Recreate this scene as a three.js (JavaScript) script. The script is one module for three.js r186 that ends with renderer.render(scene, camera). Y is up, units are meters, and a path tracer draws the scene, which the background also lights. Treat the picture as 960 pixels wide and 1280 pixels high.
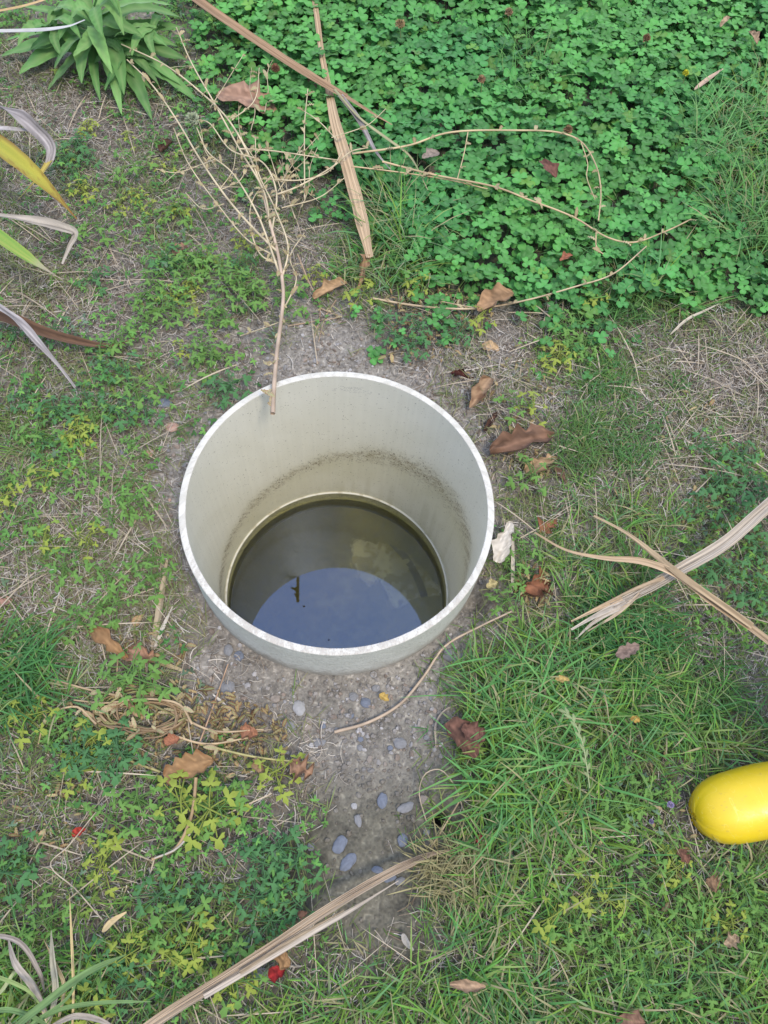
import * as THREE from 'three';

// ------------------------------------------------------------------ camera, sky, sun, exposure
const scene = new THREE.Scene();
const V = (x, y, z) => new THREE.Vector3(x, y, z);
const FOCAL = 978.56, GROUND_TO_RIM = 0.095;
const EYE = V(0.0344, 0.8947 + GROUND_TO_RIM, 0.4394);
const camera = new THREE.PerspectiveCamera(2 * Math.atan(640 / FOCAL) * 180 / Math.PI, 0.75, 0.02, 300);
const TH = 0.4477, YAW = 0.0568, ROLL = 0.1301;
const FWD = V(Math.sin(TH) * Math.sin(YAW), -Math.cos(TH), -Math.sin(TH) * Math.cos(YAW));
const RIGHT = V(Math.cos(YAW), 0, Math.sin(YAW)), UPV = new THREE.Vector3().crossVectors(RIGHT, FWD);
{
  const r = RIGHT.clone().multiplyScalar(Math.cos(ROLL)).addScaledVector(UPV, Math.sin(ROLL));
  const u = UPV.clone().multiplyScalar(Math.cos(ROLL)).addScaledVector(RIGHT, -Math.sin(ROLL));
  RIGHT.copy(r); UPV.copy(u);
  camera.position.copy(EYE);
  camera.quaternion.setFromRotationMatrix(new THREE.Matrix4().makeBasis(r, u, FWD.clone().negate()));
}
scene.add(camera);

// seeded noise
function rng(seed) { let a = seed >>> 0; return () => { a = (a + 0x6D2B79F5) | 0; let t = Math.imul(a ^ (a >>> 15), 1 | a); t = (t + Math.imul(t ^ (t >>> 7), 61 | t)) ^ t; return ((t ^ (t >>> 14)) >>> 0) / 4294967296; }; }
function hash3(x, y, z) { let h = Math.imul(x, 374761393) ^ Math.imul(y, 668265263) ^ Math.imul(z, 1442695041); h = Math.imul(h ^ (h >>> 13), 1274126177); h ^= h >>> 16; return (h >>> 0) / 4294967296; }
function noise2(x, y, s = 0) {
  const xi = Math.floor(x), yi = Math.floor(y); let fx = x - xi, fy = y - yi; fx = fx * fx * (3 - 2 * fx); fy = fy * fy * (3 - 2 * fy);
  const a = hash3(xi, yi, s), b = hash3(xi + 1, yi, s), c = hash3(xi, yi + 1, s), d = hash3(xi + 1, yi + 1, s);
  return a + (b - a) * fx + (c - a) * fy + (a - b - c + d) * fx * fy;
}
function fbm(x, y, o = 4, s = 0) { let v = 0, a = 0.5, n = 0; for (let k = 0; k < o; k++) { v += a * noise2(x, y, s + k * 17); n += a; a *= 0.5; x = x * 2.03 + 11.3; y = y * 2.03 + 5.7; } return v / n; }
const clamp = (x, a = 0, b = 1) => Math.min(b, Math.max(a, x));
const smooth = (a, b, x) => { const t = clamp((x - a) / (b - a)); return t * t * (3 - 2 * t); };
const mix = (a, b, t) => a + (b - a) * t;
const mix3 = (a, b, t) => [mix(a[0], b[0], t), mix(a[1], b[1], t), mix(a[2], b[2], t)];

// overcast sky with thin bluish breaks between the clouds
{
  const W = 512, H = 256, d = new Float32Array(W * H * 4);
  for (let j = 0; j < H; j++) for (let i = 0; i < W; i++) {
    const el = ((j + 0.5) / H - 0.5) * Math.PI, az = (i + 0.5) / W * 2 * Math.PI;
    const up = Math.max(0, Math.sin(el)), rr = Math.cos(Math.max(0, el)) / (0.35 + up);
    const c = fbm(rr * Math.cos(az) * 2.1 + 40, rr * Math.sin(az) * 2.1 + 40, 5, 3);
    const cloud = smooth(0.40, 0.68, c);
    const lum = 0.36 + 0.92 * up * up;
    const grey = [0.97 * lum, 0.99 * lum, 1.04 * lum], blue = [0.56 * lum, 0.76 * lum, 1.28 * lum];
    const s = mix3(blue, grey, 0.2 + 0.65 * cloud);
    const o = (j * W + i) * 4; d[o] = s[0]; d[o + 1] = s[1]; d[o + 2] = s[2]; d[o + 3] = 1;
  }
  const t = new THREE.DataTexture(d, W, H, THREE.RGBAFormat, THREE.FloatType);
  t.mapping = THREE.EquirectangularReflectionMapping; t.magFilter = t.minFilter = THREE.LinearFilter; t.needsUpdate = true;
  scene.background = t; scene.environment = t;
}
const sun = new THREE.DirectionalLight(0xfff0dc, 1.5);
sun.position.set(0.9, 3, 1.1); sun.target.position.set(0, 0, 0);
sun.castShadow = true; sun.shadow.radius = 28; sun.shadow.mapSize.set(2048, 2048);
Object.assign(sun.shadow.camera, { left: -2, right: 2, top: 2, bottom: -2, near: 0.1, far: 10 });
scene.add(sun, sun.target);
const renderer = new THREE.WebGLRenderer({ antialias: true });
renderer.toneMapping = THREE.LinearToneMapping;
renderer.toneMappingExposure = 1.62;
renderer.shadowMap.enabled = true;

// ------------------------------------------------------------------ helpers
const S = h => { const c = new THREE.Color(h); return [c.r, c.g, c.b]; };
const tint = (c, k) => [c[0] * k, c[1] * k, c[2] * k];
function P3(px, py, h) {                                  // the point at height h on the sight line of a place in the photograph
  const d = FWD.clone().addScaledVector(RIGHT, (px - 480) / FOCAL).addScaledVector(UPV, -(py - 640) / FOCAL);
  const t = (h - EYE.y) / d.y; return EYE.clone().addScaledVector(d, t);
}
function toPx(x, y, z) {
  const dx = x - EYE.x, dy = y - EYE.y, dz = z - EYE.z;
  const w = dx * FWD.x + dy * FWD.y + dz * FWD.z;
  if (w < 0.05) return [-9999, -9999];
  return [480 + FOCAL * (dx * RIGHT.x + dy * RIGHT.y + dz * RIGHT.z) / w, 640 - FOCAL * (dx * UPV.x + dy * UPV.y + dz * UPV.z) / w];
}
const used = new Map();
function numbered(n) { const k = used.get(n) || 0; used.set(n, k + 1); return k ? n + '_' + String(k).padStart(3, '0') : n; }
function tag(o, label, category, group, kind) {
  if (label) o.userData.label = label; if (category) o.userData.category = category;
  if (group) o.userData.group = group; if (kind) o.userData.kind = kind; return o;
}
function mesh(name, geo, mat, parent) {
  const m = new THREE.Mesh(geo, mat); m.name = parent ? name : numbered(name);
  m.castShadow = m.receiveShadow = true; (parent || scene).add(m); return m;
}
function thing(name, label, category, pos, group) {
  const o = new THREE.Group(); o.name = numbered(name); scene.add(o); if (pos) o.position.copy(pos);
  return tag(o, label, category, group);
}
class Buf {
  constructor(o) { this.p = []; this.c = []; this.i = []; this.o = o || V(0, 0, 0); }
  v(x, y, z, c) { this.p.push(x - this.o.x, y - this.o.y, z - this.o.z); this.c.push(c[0], c[1], c[2]); return this.p.length / 3 - 1; }
  t(a, b, c) { this.i.push(a, b, c); }
  q(a, b, c, d) { this.i.push(a, b, c, a, c, d); }
  geo() {
    const g = new THREE.BufferGeometry();
    g.setAttribute('position', new THREE.BufferAttribute(new Float32Array(this.p), 3));
    g.setAttribute('color', new THREE.BufferAttribute(new Float32Array(this.c), 3));
    g.setIndex(this.i); g.computeVertexNormals(); return g;
  }
}
const leafMat = new THREE.MeshPhysicalMaterial({ vertexColors: true, roughness: 0.85, transmission: 0.3, thickness: 0, side: THREE.DoubleSide, specularIntensity: 0.6 });
const dryMat = new THREE.MeshPhysicalMaterial({ vertexColors: true, roughness: 0.9, transmission: 0.12, thickness: 0, side: THREE.DoubleSide, specularIntensity: 0.5 });
const woodMat = new THREE.MeshStandardMaterial({ vertexColors: true, roughness: 0.85, side: THREE.DoubleSide });
const stoneMat = new THREE.MeshStandardMaterial({ vertexColors: true, roughness: 0.82 });

// ------------------------------------------------------------------ what grows where: 24 x 32 cells of 40 picture units each
const L = s => s.trim().split(/\s+/);
const join3 = (...b) => { const rows = []; for (let k = 0; k < 4; k++) for (let r = 0; r < 8; r++) rows.push(b[k * 3][r] + b[k * 3 + 1][r] + b[k * 3 + 2][r]); return rows; };
const Z = L('00000000 00000000 00000000 00000000 00000000 00000000 00000000 00000000');
const MAPS = {
  clover: join3(
    L('00000058 00000157 00000255 00000244 00000023 00000001 00000000 00000000'), L('99999999 99999999 99999999 99999999 79999999 36899989 02368889 00147889'), L('99999998 89999999 79999998 89999976 99999865 89998766 88888764 88888765'),
    Z, L('00025788 00002467 00033220 00011000 00000000 00000000 00000000 00000000'), L('88889888 78678887 24610012 02400000 00000000 00000000 00000000 00000000'), Z, Z, Z, Z, Z, Z),
  weed: join3(
    L('87766666 65444666 32233466 01122456 14433455 24443333 12454443 12444432'), L('00000000 00000000 00000000 00000000 20000000 31000000 31000000 21000000'), Z,
    L('12234543 21236643 23346532 44545521 54456541 56543200 35501000 24232000'), L('24300000 33100000 11000000 00000000 00000000 00000000 00000000 00000000'), L('00000000 01000000 23200000 23310000 12100000 00000001 00000345 01000466'),
    L('35213000 32121100 11012100 21212200 10012100 00023400 24400001 46542221'), L('00000002 00000003 00000000 00000000 00000000 00000000 00000000 00000000'), L('21112466 10012555 10000366 00001255 00000134 00000122 11111122 23333322'),
    L('54323642 33233764 44333476 55322368 54233469 43233578 22345665 23355420'), L('20000000 31000000 57000000 79000000 78000000 46000000 21000000 00000000'), L('22367000 23467400 33455433 34444334 33434445 24544466 22454456 11454345')),
  grass: join3(
    L('00000000 00000000 00000000 21021120 01000011 11112111 11112111 11112111'), L('13100000 01000000 00000000 00000000 00000000 10000000 00265300 00388410'), L('22000002 11000012 11000024 11000046 00000256 00002555 11112467 12111367'),
    L('11101200 21001100 11000000 11000000 33110000 43111000 42000000 21000000'), L('10289300 00156200 00000000 00000000 00000000 00000000 00000000 00000000'), L('01434111 11467321 00024521 02532010 02542412 02531121 13430110 23342110'),
    L('23200000 24310000 12111000 43000000 76200000 88410000 76310000 32111111'), L('00000000 00000000 00000000 00000012 00000037 00000069 00000058 00000169'), L('34554322 35654322 45665322 56776322 67776432 89875543 99876764 98766776'),
    L('22111110 22222110 22234311 23344432 33445432 55555443 76554433 88765445'), L('00000159 00000279 00001258 00000247 10000357 01001467 44345678 66677777'), L('87665233 87655333 76665556 65655556 66666666 66666666 77666666 77776677')),
  straw: join3(
    L('00000000 32000000 65543210 66666521 55556532 44444333 55444433 55544444'), L('00000000 00000000 00000000 00000000 30000000 42000000 54210000 66421000'), L('00000000 00000000 00000000 00000000 00000000 00000000 11100000 12200000'),
    L('66665444 66665334 65554445 44444444 34444333 34455432 35565322 57776431'), L('44432100 33233321 11124465 00001466 00000356 00000026 00000005 00000004'), L('10000000 11010001 55446787 64478888 65678888 75578888 64567765 65677654'),
    L('57887540 68888862 68998862 77987765 46876544 35665433 44666422 34555433'), L('00000005 00000004 00000003 00000013 20000010 11000000 32000000 43100000'), L('54444443 43333332 33334543 44334763 43333763 22334654 11223443 12333222'),
    L('34666544 45565445 34554544 44444422 34444421 33443321 33333322 22223333'), L('53000011 52000011 31000023 10000145 10000244 43111233 45433333 33434333'), L('32222222 33333333 45433333 45433333 56433222 55433222 55443322 44443333')),
};
for (const k in MAPS) MAPS[k] = MAPS[k].map(r => [...r].map(Number));
function density(k, px, py) {
  const m = MAPS[k], x = clamp(px / 40 - 0.5, 0, 23), y = clamp(py / 40 - 0.5, 0, 31), i = Math.min(22, Math.floor(x)), j = Math.min(30, Math.floor(y)), fx = x - i, fy = y - j;
  return (mix(mix(m[j][i], m[j][i + 1], fx), mix(m[j + 1][i], m[j + 1][i + 1], fx), fy)) / 9;
}
function dens(k, x, z) {                                   // the same on the ground, with ragged borders
  const p = toPx(x, 0, z), a = noise2(x * 22, z * 22, 5) - 0.5, b = noise2(x * 22, z * 22, 9) - 0.5, c = noise2(x * 70, z * 70, 2) - 0.5, d = noise2(x * 70, z * 70, 4) - 0.5;
  const v = density(k, p[0] + 46 * a + 20 * c, p[1] + 46 * b + 20 * d); return k === 'weed' && p[0] < 520 ? clamp(v * (0.25 + 1.7 * smooth(0.35, 0.65, noise2(x * 34, z * 34, 19)))) : v;
}
const HOLE = P3(550, 1025, 0), GAP = P3(592, 748, 0);
function height(x, z) {
  const r = Math.hypot(x, z);
  let h = 0.022 * (noise2(x * 5.1 + 9, z * 5.1, 31) - 0.5) + 0.008 * (noise2(x * 17, z * 17, 33) - 0.5) + 0.0045 * (fbm(x * 75, z * 75, 3, 35) - 0.5);
  h *= 0.35 + 0.65 * smooth(0.2, 0.32, r);
  h -= 0.055 * Math.exp(-((x - HOLE.x) ** 2 + (z - HOLE.z) ** 2) / 0.0065 ** 2);
  h -= 0.035 * Math.exp(-(((x - GAP.x) ** 2 + (z - GAP.z) ** 2) / 0.024 ** 2));
  return h;
}
const PIPE_R = 0.2;
const clearOfPipe = (x, z, m = 0.004) => x * x + z * z > (PIPE_R + m) ** 2;

// ------------------------------------------------------------------ ground
{
  const rs = [PIPE_R - 0.003]; let r = rs[0];
  while (r < 0.62) rs.push(r += 0.0042);
  while (r < 1.5) rs.push(r += 0.0075);
  let st = 0.012; while (r < 60) rs.push(r += (st *= 1.32));
  const N = 720, pos = [], uv = [], idx = [];
  rs.forEach((q, i) => { for (let k = 0; k <= N; k++) { const a = k / N * 2 * Math.PI, x = q * Math.cos(a), z = q * Math.sin(a); pos.push(x, q > 4 ? 0 : height(x, z), z); uv.push((x + 1.3) / 2.6, (z + 1.5) / 2.6); if (i && k) { const A = i * (N + 1) + k; idx.push(A, A - N - 1, A - N - 2, A, A - N - 2, A - 1); } } });
  const g = new THREE.BufferGeometry();
  g.setAttribute('position', new THREE.BufferAttribute(new Float32Array(pos), 3)); g.setAttribute('uv', new THREE.BufferAttribute(new Float32Array(uv), 2)); g.setIndex(idx); g.computeVertexNormals();
  const W = 1536, px = new Uint8Array(W * W * 4), bp = new Uint8Array(W * W * 4);
  const lin = c => Math.round(255 * clamp(c <= 0.0031308 ? 12.92 * c : 1.055 * Math.pow(c, 1 / 2.4) - 0.055));
  const greySoil = [0.25, 0.23, 0.195], dampSoil = [0.118, 0.109, 0.08], dark = [0.05, 0.048, 0.028], thatch = [0.175, 0.15, 0.12];
  for (let j = 0; j < W; j++) for (let i = 0; i < W; i++) {
    const x = (i + 0.5) / W * 2.6 - 1.3, z = (j + 0.5) / W * 2.6 - 1.5, p = toPx(x, 0, z);
    const n1 = noise2(x * 26, z * 26, 61), n2 = noise2(x * 110, z * 110, 62), n3 = noise2(x * 340, z * 340, 64), n4 = hash3(i, j, 8), big = noise2(x * 8, z * 8, 60);
    const qx = p[0] + 40 * (n1 - 0.5) + 24 * (n2 - 0.5), qy = p[1] + 40 * (big - 0.5) + 24 * (n3 - 0.5);
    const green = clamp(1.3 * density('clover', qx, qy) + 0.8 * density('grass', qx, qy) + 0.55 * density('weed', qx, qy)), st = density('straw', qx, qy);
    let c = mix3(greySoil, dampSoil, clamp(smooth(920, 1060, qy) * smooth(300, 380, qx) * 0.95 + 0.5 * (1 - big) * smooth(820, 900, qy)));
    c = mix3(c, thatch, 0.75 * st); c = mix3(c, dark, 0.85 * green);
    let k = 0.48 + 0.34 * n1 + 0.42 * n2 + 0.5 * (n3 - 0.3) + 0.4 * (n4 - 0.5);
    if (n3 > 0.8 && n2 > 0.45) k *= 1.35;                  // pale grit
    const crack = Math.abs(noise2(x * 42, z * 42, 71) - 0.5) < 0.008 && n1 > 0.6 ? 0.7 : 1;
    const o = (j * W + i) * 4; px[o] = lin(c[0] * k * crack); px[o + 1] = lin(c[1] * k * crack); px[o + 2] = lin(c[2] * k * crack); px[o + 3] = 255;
    const b = 255 * clamp(0.35 * n2 + 0.4 * n3 + 0.25 * n4 - (crack < 1 ? 0.3 : 0)); bp[o] = bp[o + 1] = bp[o + 2] = b; bp[o + 3] = 255;
  }
  const T = (d, srgb) => { const t = new THREE.DataTexture(d, W, W); t.magFilter = t.minFilter = THREE.LinearFilter; t.wrapS = t.wrapT = THREE.MirroredRepeatWrapping; if (srgb) t.colorSpace = THREE.SRGBColorSpace; t.needsUpdate = true; return t; };
  tag(mesh('ground', g, new THREE.MeshStandardMaterial({ map: T(px, true), bumpMap: T(bp), bumpScale: 0.004, roughness: 0.95 })), 'grey brown bare soil around the pipe, darker and damper below it', null, null, 'structure');
}

// ------------------------------------------------------------------ the pipe and its water
const RIM = GROUND_TO_RIM;
function revolve(profile, N = 256) {                       // [r, y] list -> surface with u round the axis, v along the profile
  const pos = [], uv = [], idx = []; let len = 0; const ls = profile.map((p, i) => len += i ? Math.hypot(p[0] - profile[i - 1][0], p[1] - profile[i - 1][1]) : 0);
  profile.forEach((p, i) => { for (let k = 0; k <= N; k++) { const a = k / N * 2 * Math.PI; pos.push(p[0] * Math.cos(a), p[1], p[0] * Math.sin(a)); uv.push(k / N, ls[i] / len); if (i && k) { const A = i * (N + 1) + k; idx.push(A, A - N - 1, A - N - 2, A, A - N - 2, A - 1); } } });
  const g = new THREE.BufferGeometry(); g.setAttribute('position', new THREE.BufferAttribute(new Float32Array(pos), 3)); g.setAttribute('uv', new THREE.BufferAttribute(new Float32Array(uv), 2)); g.setIndex(idx); g.computeVertexNormals(); return g;
}
function paint(W, H, f, bumpScale, rough) {                // f(angle, v, i, j) -> [r, g, b, bump]
  const px = new Uint8Array(W * H * 4), bp = new Uint8Array(W * H * 4);
  const lin = c => Math.round(255 * clamp(c <= 0.0031308 ? 12.92 * c : 1.055 * Math.pow(c, 1 / 2.4) - 0.055));
  for (let j = 0; j < H; j++) for (let i = 0; i < W; i++) { const c = f((i + 0.5) / W * 2 * Math.PI, (j + 0.5) / H, i, j), o = (j * W + i) * 4; px[o] = lin(c[0]); px[o + 1] = lin(c[1]); px[o + 2] = lin(c[2]); bp[o] = bp[o + 1] = bp[o + 2] = 255 * clamp(c[3]); px[o + 3] = bp[o + 3] = 255; }
  const T = (d, s) => { const t = new THREE.DataTexture(d, W, H); t.magFilter = t.minFilter = THREE.LinearFilter; t.wrapS = THREE.RepeatWrapping; if (s) t.colorSpace = THREE.SRGBColorSpace; t.needsUpdate = true; return t; };
  return new THREE.MeshStandardMaterial({ map: T(px, true), bumpMap: T(bp), bumpScale, roughness: rough, side: THREE.DoubleSide });
}
const ring2 = (a, y, f, s) => fbm(Math.cos(a) * f + 20, Math.sin(a) * f + y * f / 0.2 + 20, 4, s);
{
  const pipe = thing('drain_pipe', 'pale grey plastic pipe standing upright out of the soil, half full of dark water', 'pipe', V(0, 0, 0));
  const RI = 0.1914, RB = 0.1850, RS = 0.182, LEDGE = RIM - 0.339;
  // outside
  mesh('outer_wall', revolve([[PIPE_R, RIM - 0.0012], [PIPE_R, 0.05], [PIPE_R, 0], [PIPE_R, -0.4]]), paint(2048, 512, (a, v) => {
    const y = v * 0.495, n = ring2(a, y, 9, 81), m = ring2(a, y, 60, 83), s = noise2(a * 130, y * 700, 85), soil = smooth(0.06, 0.1, y + 0.03 * (n - 0.5) + 0.012 * (m - 0.5));
    let c = mix3([0.66, 0.67, 0.60], [0.54, 0.55, 0.48], n); if (m > 0.58) c = mix3(c, [0.38, 0.37, 0.29], 0.3 * smooth(0.58, 0.72, m)); if (s > 0.93) c = tint(c, 0.6);
    const scratch = Math.abs(noise2(a * 8, y * 220, 87) - 0.5) < 0.03 ? 1.12 : 1;
    c = tint(mix3(c, [0.24, 0.21, 0.165], 0.75 * soil), scratch); return [...c, 0.5 + 0.5 * (m - 0.5) + 0.25 * s];
  }, 0.0016, 0.62), pipe);
  // sawn rim
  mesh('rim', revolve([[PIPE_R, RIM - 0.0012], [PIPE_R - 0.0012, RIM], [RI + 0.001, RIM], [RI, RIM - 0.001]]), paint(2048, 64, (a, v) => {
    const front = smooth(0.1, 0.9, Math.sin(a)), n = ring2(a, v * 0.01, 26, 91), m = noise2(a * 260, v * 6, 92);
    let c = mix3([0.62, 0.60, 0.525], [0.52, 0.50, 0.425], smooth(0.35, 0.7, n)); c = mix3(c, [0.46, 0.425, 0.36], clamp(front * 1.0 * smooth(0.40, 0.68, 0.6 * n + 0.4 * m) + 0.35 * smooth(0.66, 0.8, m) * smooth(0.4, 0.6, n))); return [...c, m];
  }, 0.0007, 0.6), pipe);
  // inside, with the old high-water belt
  mesh('inner_wall', revolve([[RI, RIM - 0.001], [RI - 0.001, RIM - 0.07], [RB + 0.001, RIM - 0.28], [RB, LEDGE]], 256), paint(2048, 768, (a, v, i, j) => {
    const d = v * 0.336, belt = 0.218 - 0.068 * Math.cos(a + 0.1), n = ring2(a, d, 5, 101), m = ring2(a, d, 34, 103), f = noise2(a * 175, d * 900, 105), g = hash3(i, j, 4), f2 = noise2(a * 70, d * 380, 106);
    let c = mix3([0.76, 0.745, 0.635], [0.68, 0.665, 0.545], n);
    const e = d - belt; c = mix3(c, [0.56, 0.53, 0.36], 0.7 * smooth(-0.05, 0.03, e) * (0.6 + 0.6 * n) * smooth(0.16, 0.02, e));
    const inBelt = Math.exp(-((e + 0.012 * (n - 0.5)) ** 2) / (0.014 + 0.012 * smooth(0.2, 1, Math.cos(a + 0.4))) ** 2) * (0.45 + 0.9 * smooth(0.35, 0.65, m));
    c = mix3(c, [0.27, 0.215, 0.115], clamp(0.55 * inBelt * (0.2 + f)));
    if (f > 0.9 - 0.3 * inBelt && f2 > 0.66 - 0.46 * clamp(inBelt)) c = mix3(c, [0.07, 0.055, 0.03], 0.85 * smooth(0.68, 0.86, f));
    const foot = Math.exp(-((d - 0.024 - 0.01 * n) ** 2) / 0.008 ** 2) * Math.exp(-((((a + Math.PI) % (2 * Math.PI)) - Math.PI + 1.55) ** 2) / 0.18 ** 2); if (foot * m > 0.25 && f > 0.6) c = mix3(c, [0.42, 0.41, 0.36], 0.5);
    c = mix3(c, [0.40, 0.385, 0.26], 0.5 * smooth(0.30, 0.336, d) * m);
    const drip = noise2(a * 22, d * 3, 108) * smooth(0.0, 0.12, e) ; if (drip > 0.5) c = mix3(c, [0.42, 0.39, 0.24], 0.2 * smooth(0.5, 0.85, drip)); const streak = noise2(a * 60, d * 5, 107); c = tint(c, 0.97 + 0.05 * streak); return [...c, 0.5 + 0.2 * (f - 0.5) + 0.1 * (g - 0.5)];
  }, 0.0006, 0.5), pipe);
  // narrower lower length, with its lip and algae below the water line
  const low = mesh('lower_pipe', revolve([[RS, LEDGE + 0.0005], [RS, LEDGE - 0.1], [RS, LEDGE - 0.5], [RS, -1.25]], 192), paint(1024, 1024, (a, v) => {
    const d = 0.3355 + v * (LEDGE + 1.25), A = Math.atan2(Math.sin(a), Math.cos(a)) * 180 / Math.PI, n = ring2(a, d, 4, 111), m = ring2(a, d, 22, 112), f = noise2(a * 120, d * 620, 113);
    let c = mix3([0.27, 0.26, 0.15], [0.33, 0.315, 0.12], smooth(0.342, 0.366, d + 0.02 * (n - 0.5)));
    c = mix3(c, [0.30, 0.285, 0.07], smooth(0.38, 0.45, d + 0.16 * (m - 0.5)));
    const top = 0.665 - 0.0028 * (A + 80) + 0.03 * (m - 0.5);          // upper edge of the paler wall patch; bare is its mask
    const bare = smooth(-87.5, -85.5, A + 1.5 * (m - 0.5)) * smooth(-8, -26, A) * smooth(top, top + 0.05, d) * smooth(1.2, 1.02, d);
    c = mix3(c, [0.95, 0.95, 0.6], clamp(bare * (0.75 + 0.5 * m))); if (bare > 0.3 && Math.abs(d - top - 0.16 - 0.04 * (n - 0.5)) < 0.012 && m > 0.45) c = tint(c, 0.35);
    if (f > 0.87) c = tint(c, 0.35); c = tint(c, 0.8 + 0.45 * m); return [...c, m];
  }, 0.001, 0.7), pipe);
  mesh('lip', revolve([[RB + 0.0006, LEDGE - 0.0005], [RB - 0.0008, LEDGE + 0.0018], [RS + 0.0006, LEDGE + 0.0018], [RS - 0.0004, LEDGE]], 192), paint(512, 16, (a, v) => { const n = ring2(a, 0, 14, 121); const c = mix3([0.62, 0.61, 0.53], [0.45, 0.43, 0.33], smooth(0.55, 0.75, n)); return [...c, n]; }, 0.0003, 0.6), low);
  const WL = RIM - 0.362, BED = WL - 0.10;
  { // silt bed a hand's width under the surface, painted paler in one patch along the far right wall
    const pos = [], uv = [], idx = [], N = 96, Q = 24; for (let i = 0; i <= Q; i++) for (let k = 0; k <= N; k++) { const r = (RS + 0.003) * i / Q, a = k / N * 2 * Math.PI, x = r * Math.cos(a), z = r * Math.sin(a); pos.push(x, BED + 0.018 * (fbm(x * 14 + 9, z * 14 + 9, 3, 131) - 0.5) + 0.03 * smooth(0.6, 1, i / Q), z); uv.push(x / 0.4 + 0.5, z / 0.4 + 0.5); if (i && k) { const A = i * (N + 1) + k; idx.push(A, A - N - 1, A - N - 2, A, A - N - 2, A - 1); } }
    const g = new THREE.BufferGeometry(); g.setAttribute('position', new THREE.BufferAttribute(new Float32Array(pos), 3)); g.setAttribute('uv', new THREE.BufferAttribute(new Float32Array(uv), 2)); g.setIndex(idx); g.computeVertexNormals();
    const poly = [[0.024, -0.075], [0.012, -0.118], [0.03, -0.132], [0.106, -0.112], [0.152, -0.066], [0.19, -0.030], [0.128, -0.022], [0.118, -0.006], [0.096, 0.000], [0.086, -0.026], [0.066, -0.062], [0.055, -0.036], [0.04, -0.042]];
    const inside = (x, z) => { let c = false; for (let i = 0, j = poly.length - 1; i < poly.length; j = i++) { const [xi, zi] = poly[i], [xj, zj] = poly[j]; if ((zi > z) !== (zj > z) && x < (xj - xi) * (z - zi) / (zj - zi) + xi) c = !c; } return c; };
    const m = paint(512, 512, (a, v) => { const x = (a / (2 * Math.PI) - 0.5) * 0.4, z = (v - 0.5) * 0.4, n = fbm(x * 16 + 9, z * 16 + 9, 4, 133), f = fbm(x * 70 + 9, z * 70 + 9, 3, 134), wob = 0.006 * (n - 0.5) + 0.004 * (f - 0.5);
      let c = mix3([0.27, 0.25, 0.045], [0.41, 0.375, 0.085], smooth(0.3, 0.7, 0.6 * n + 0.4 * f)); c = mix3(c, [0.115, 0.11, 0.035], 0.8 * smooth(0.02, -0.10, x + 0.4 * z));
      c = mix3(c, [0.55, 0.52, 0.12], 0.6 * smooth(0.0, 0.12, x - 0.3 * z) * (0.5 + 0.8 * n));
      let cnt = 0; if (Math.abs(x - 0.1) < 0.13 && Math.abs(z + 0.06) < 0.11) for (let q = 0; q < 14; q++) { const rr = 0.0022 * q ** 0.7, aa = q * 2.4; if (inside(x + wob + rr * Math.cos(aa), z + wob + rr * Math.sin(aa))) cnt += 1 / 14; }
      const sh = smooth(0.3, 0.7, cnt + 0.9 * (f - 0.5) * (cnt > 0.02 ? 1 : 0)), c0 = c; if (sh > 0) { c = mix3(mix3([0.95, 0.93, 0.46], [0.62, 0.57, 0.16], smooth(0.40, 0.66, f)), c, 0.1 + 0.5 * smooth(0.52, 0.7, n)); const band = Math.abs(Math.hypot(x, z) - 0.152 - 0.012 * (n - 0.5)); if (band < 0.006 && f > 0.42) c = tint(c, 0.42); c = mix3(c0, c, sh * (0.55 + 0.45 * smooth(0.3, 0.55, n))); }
      return [...c, f]; }, 0.003, 1);
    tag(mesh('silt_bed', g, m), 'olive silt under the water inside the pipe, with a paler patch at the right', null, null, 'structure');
  }
  const w = new THREE.CylinderGeometry(RS + 0.0025, RS + 0.0025, 0.3, 128, 1); w.translate(0, RIM - 0.362 - 0.15, 0);
  tag(mesh('water', w, new THREE.MeshPhysicalMaterial({ color: 0xffffff, roughness: 0.0, transmission: 1, thickness: 0.6, ior: 1.98, specularColor: new THREE.Color(0.58, 0.72, 1.0), attenuationColor: new THREE.Color(0.5, 0.48, 0.16), attenuationDistance: 0.9 })), 'still blue grey water standing inside the pipe', null, null, 'structure');
  for (const [px, py, r] of [[380, 758, 0.0022], [411, 800, 0.0018]]) {
    const p = P3(px, py, RIM - 0.362); const g = new THREE.IcosahedronGeometry(1, 1); g.scale(r, 0.0007, r * 0.7);
    const s = mesh('floating_speck', g, new THREE.MeshStandardMaterial({ color: 0x1a140c, roughness: 0.8 })); s.position.copy(p); s.position.y += 0.0004;
    tag(s, py < 780 ? 'dark speck floating on the water beside the reflected stick' : 'dark speck floating on the water close to the front rim', 'debris');
  }
}
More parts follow.
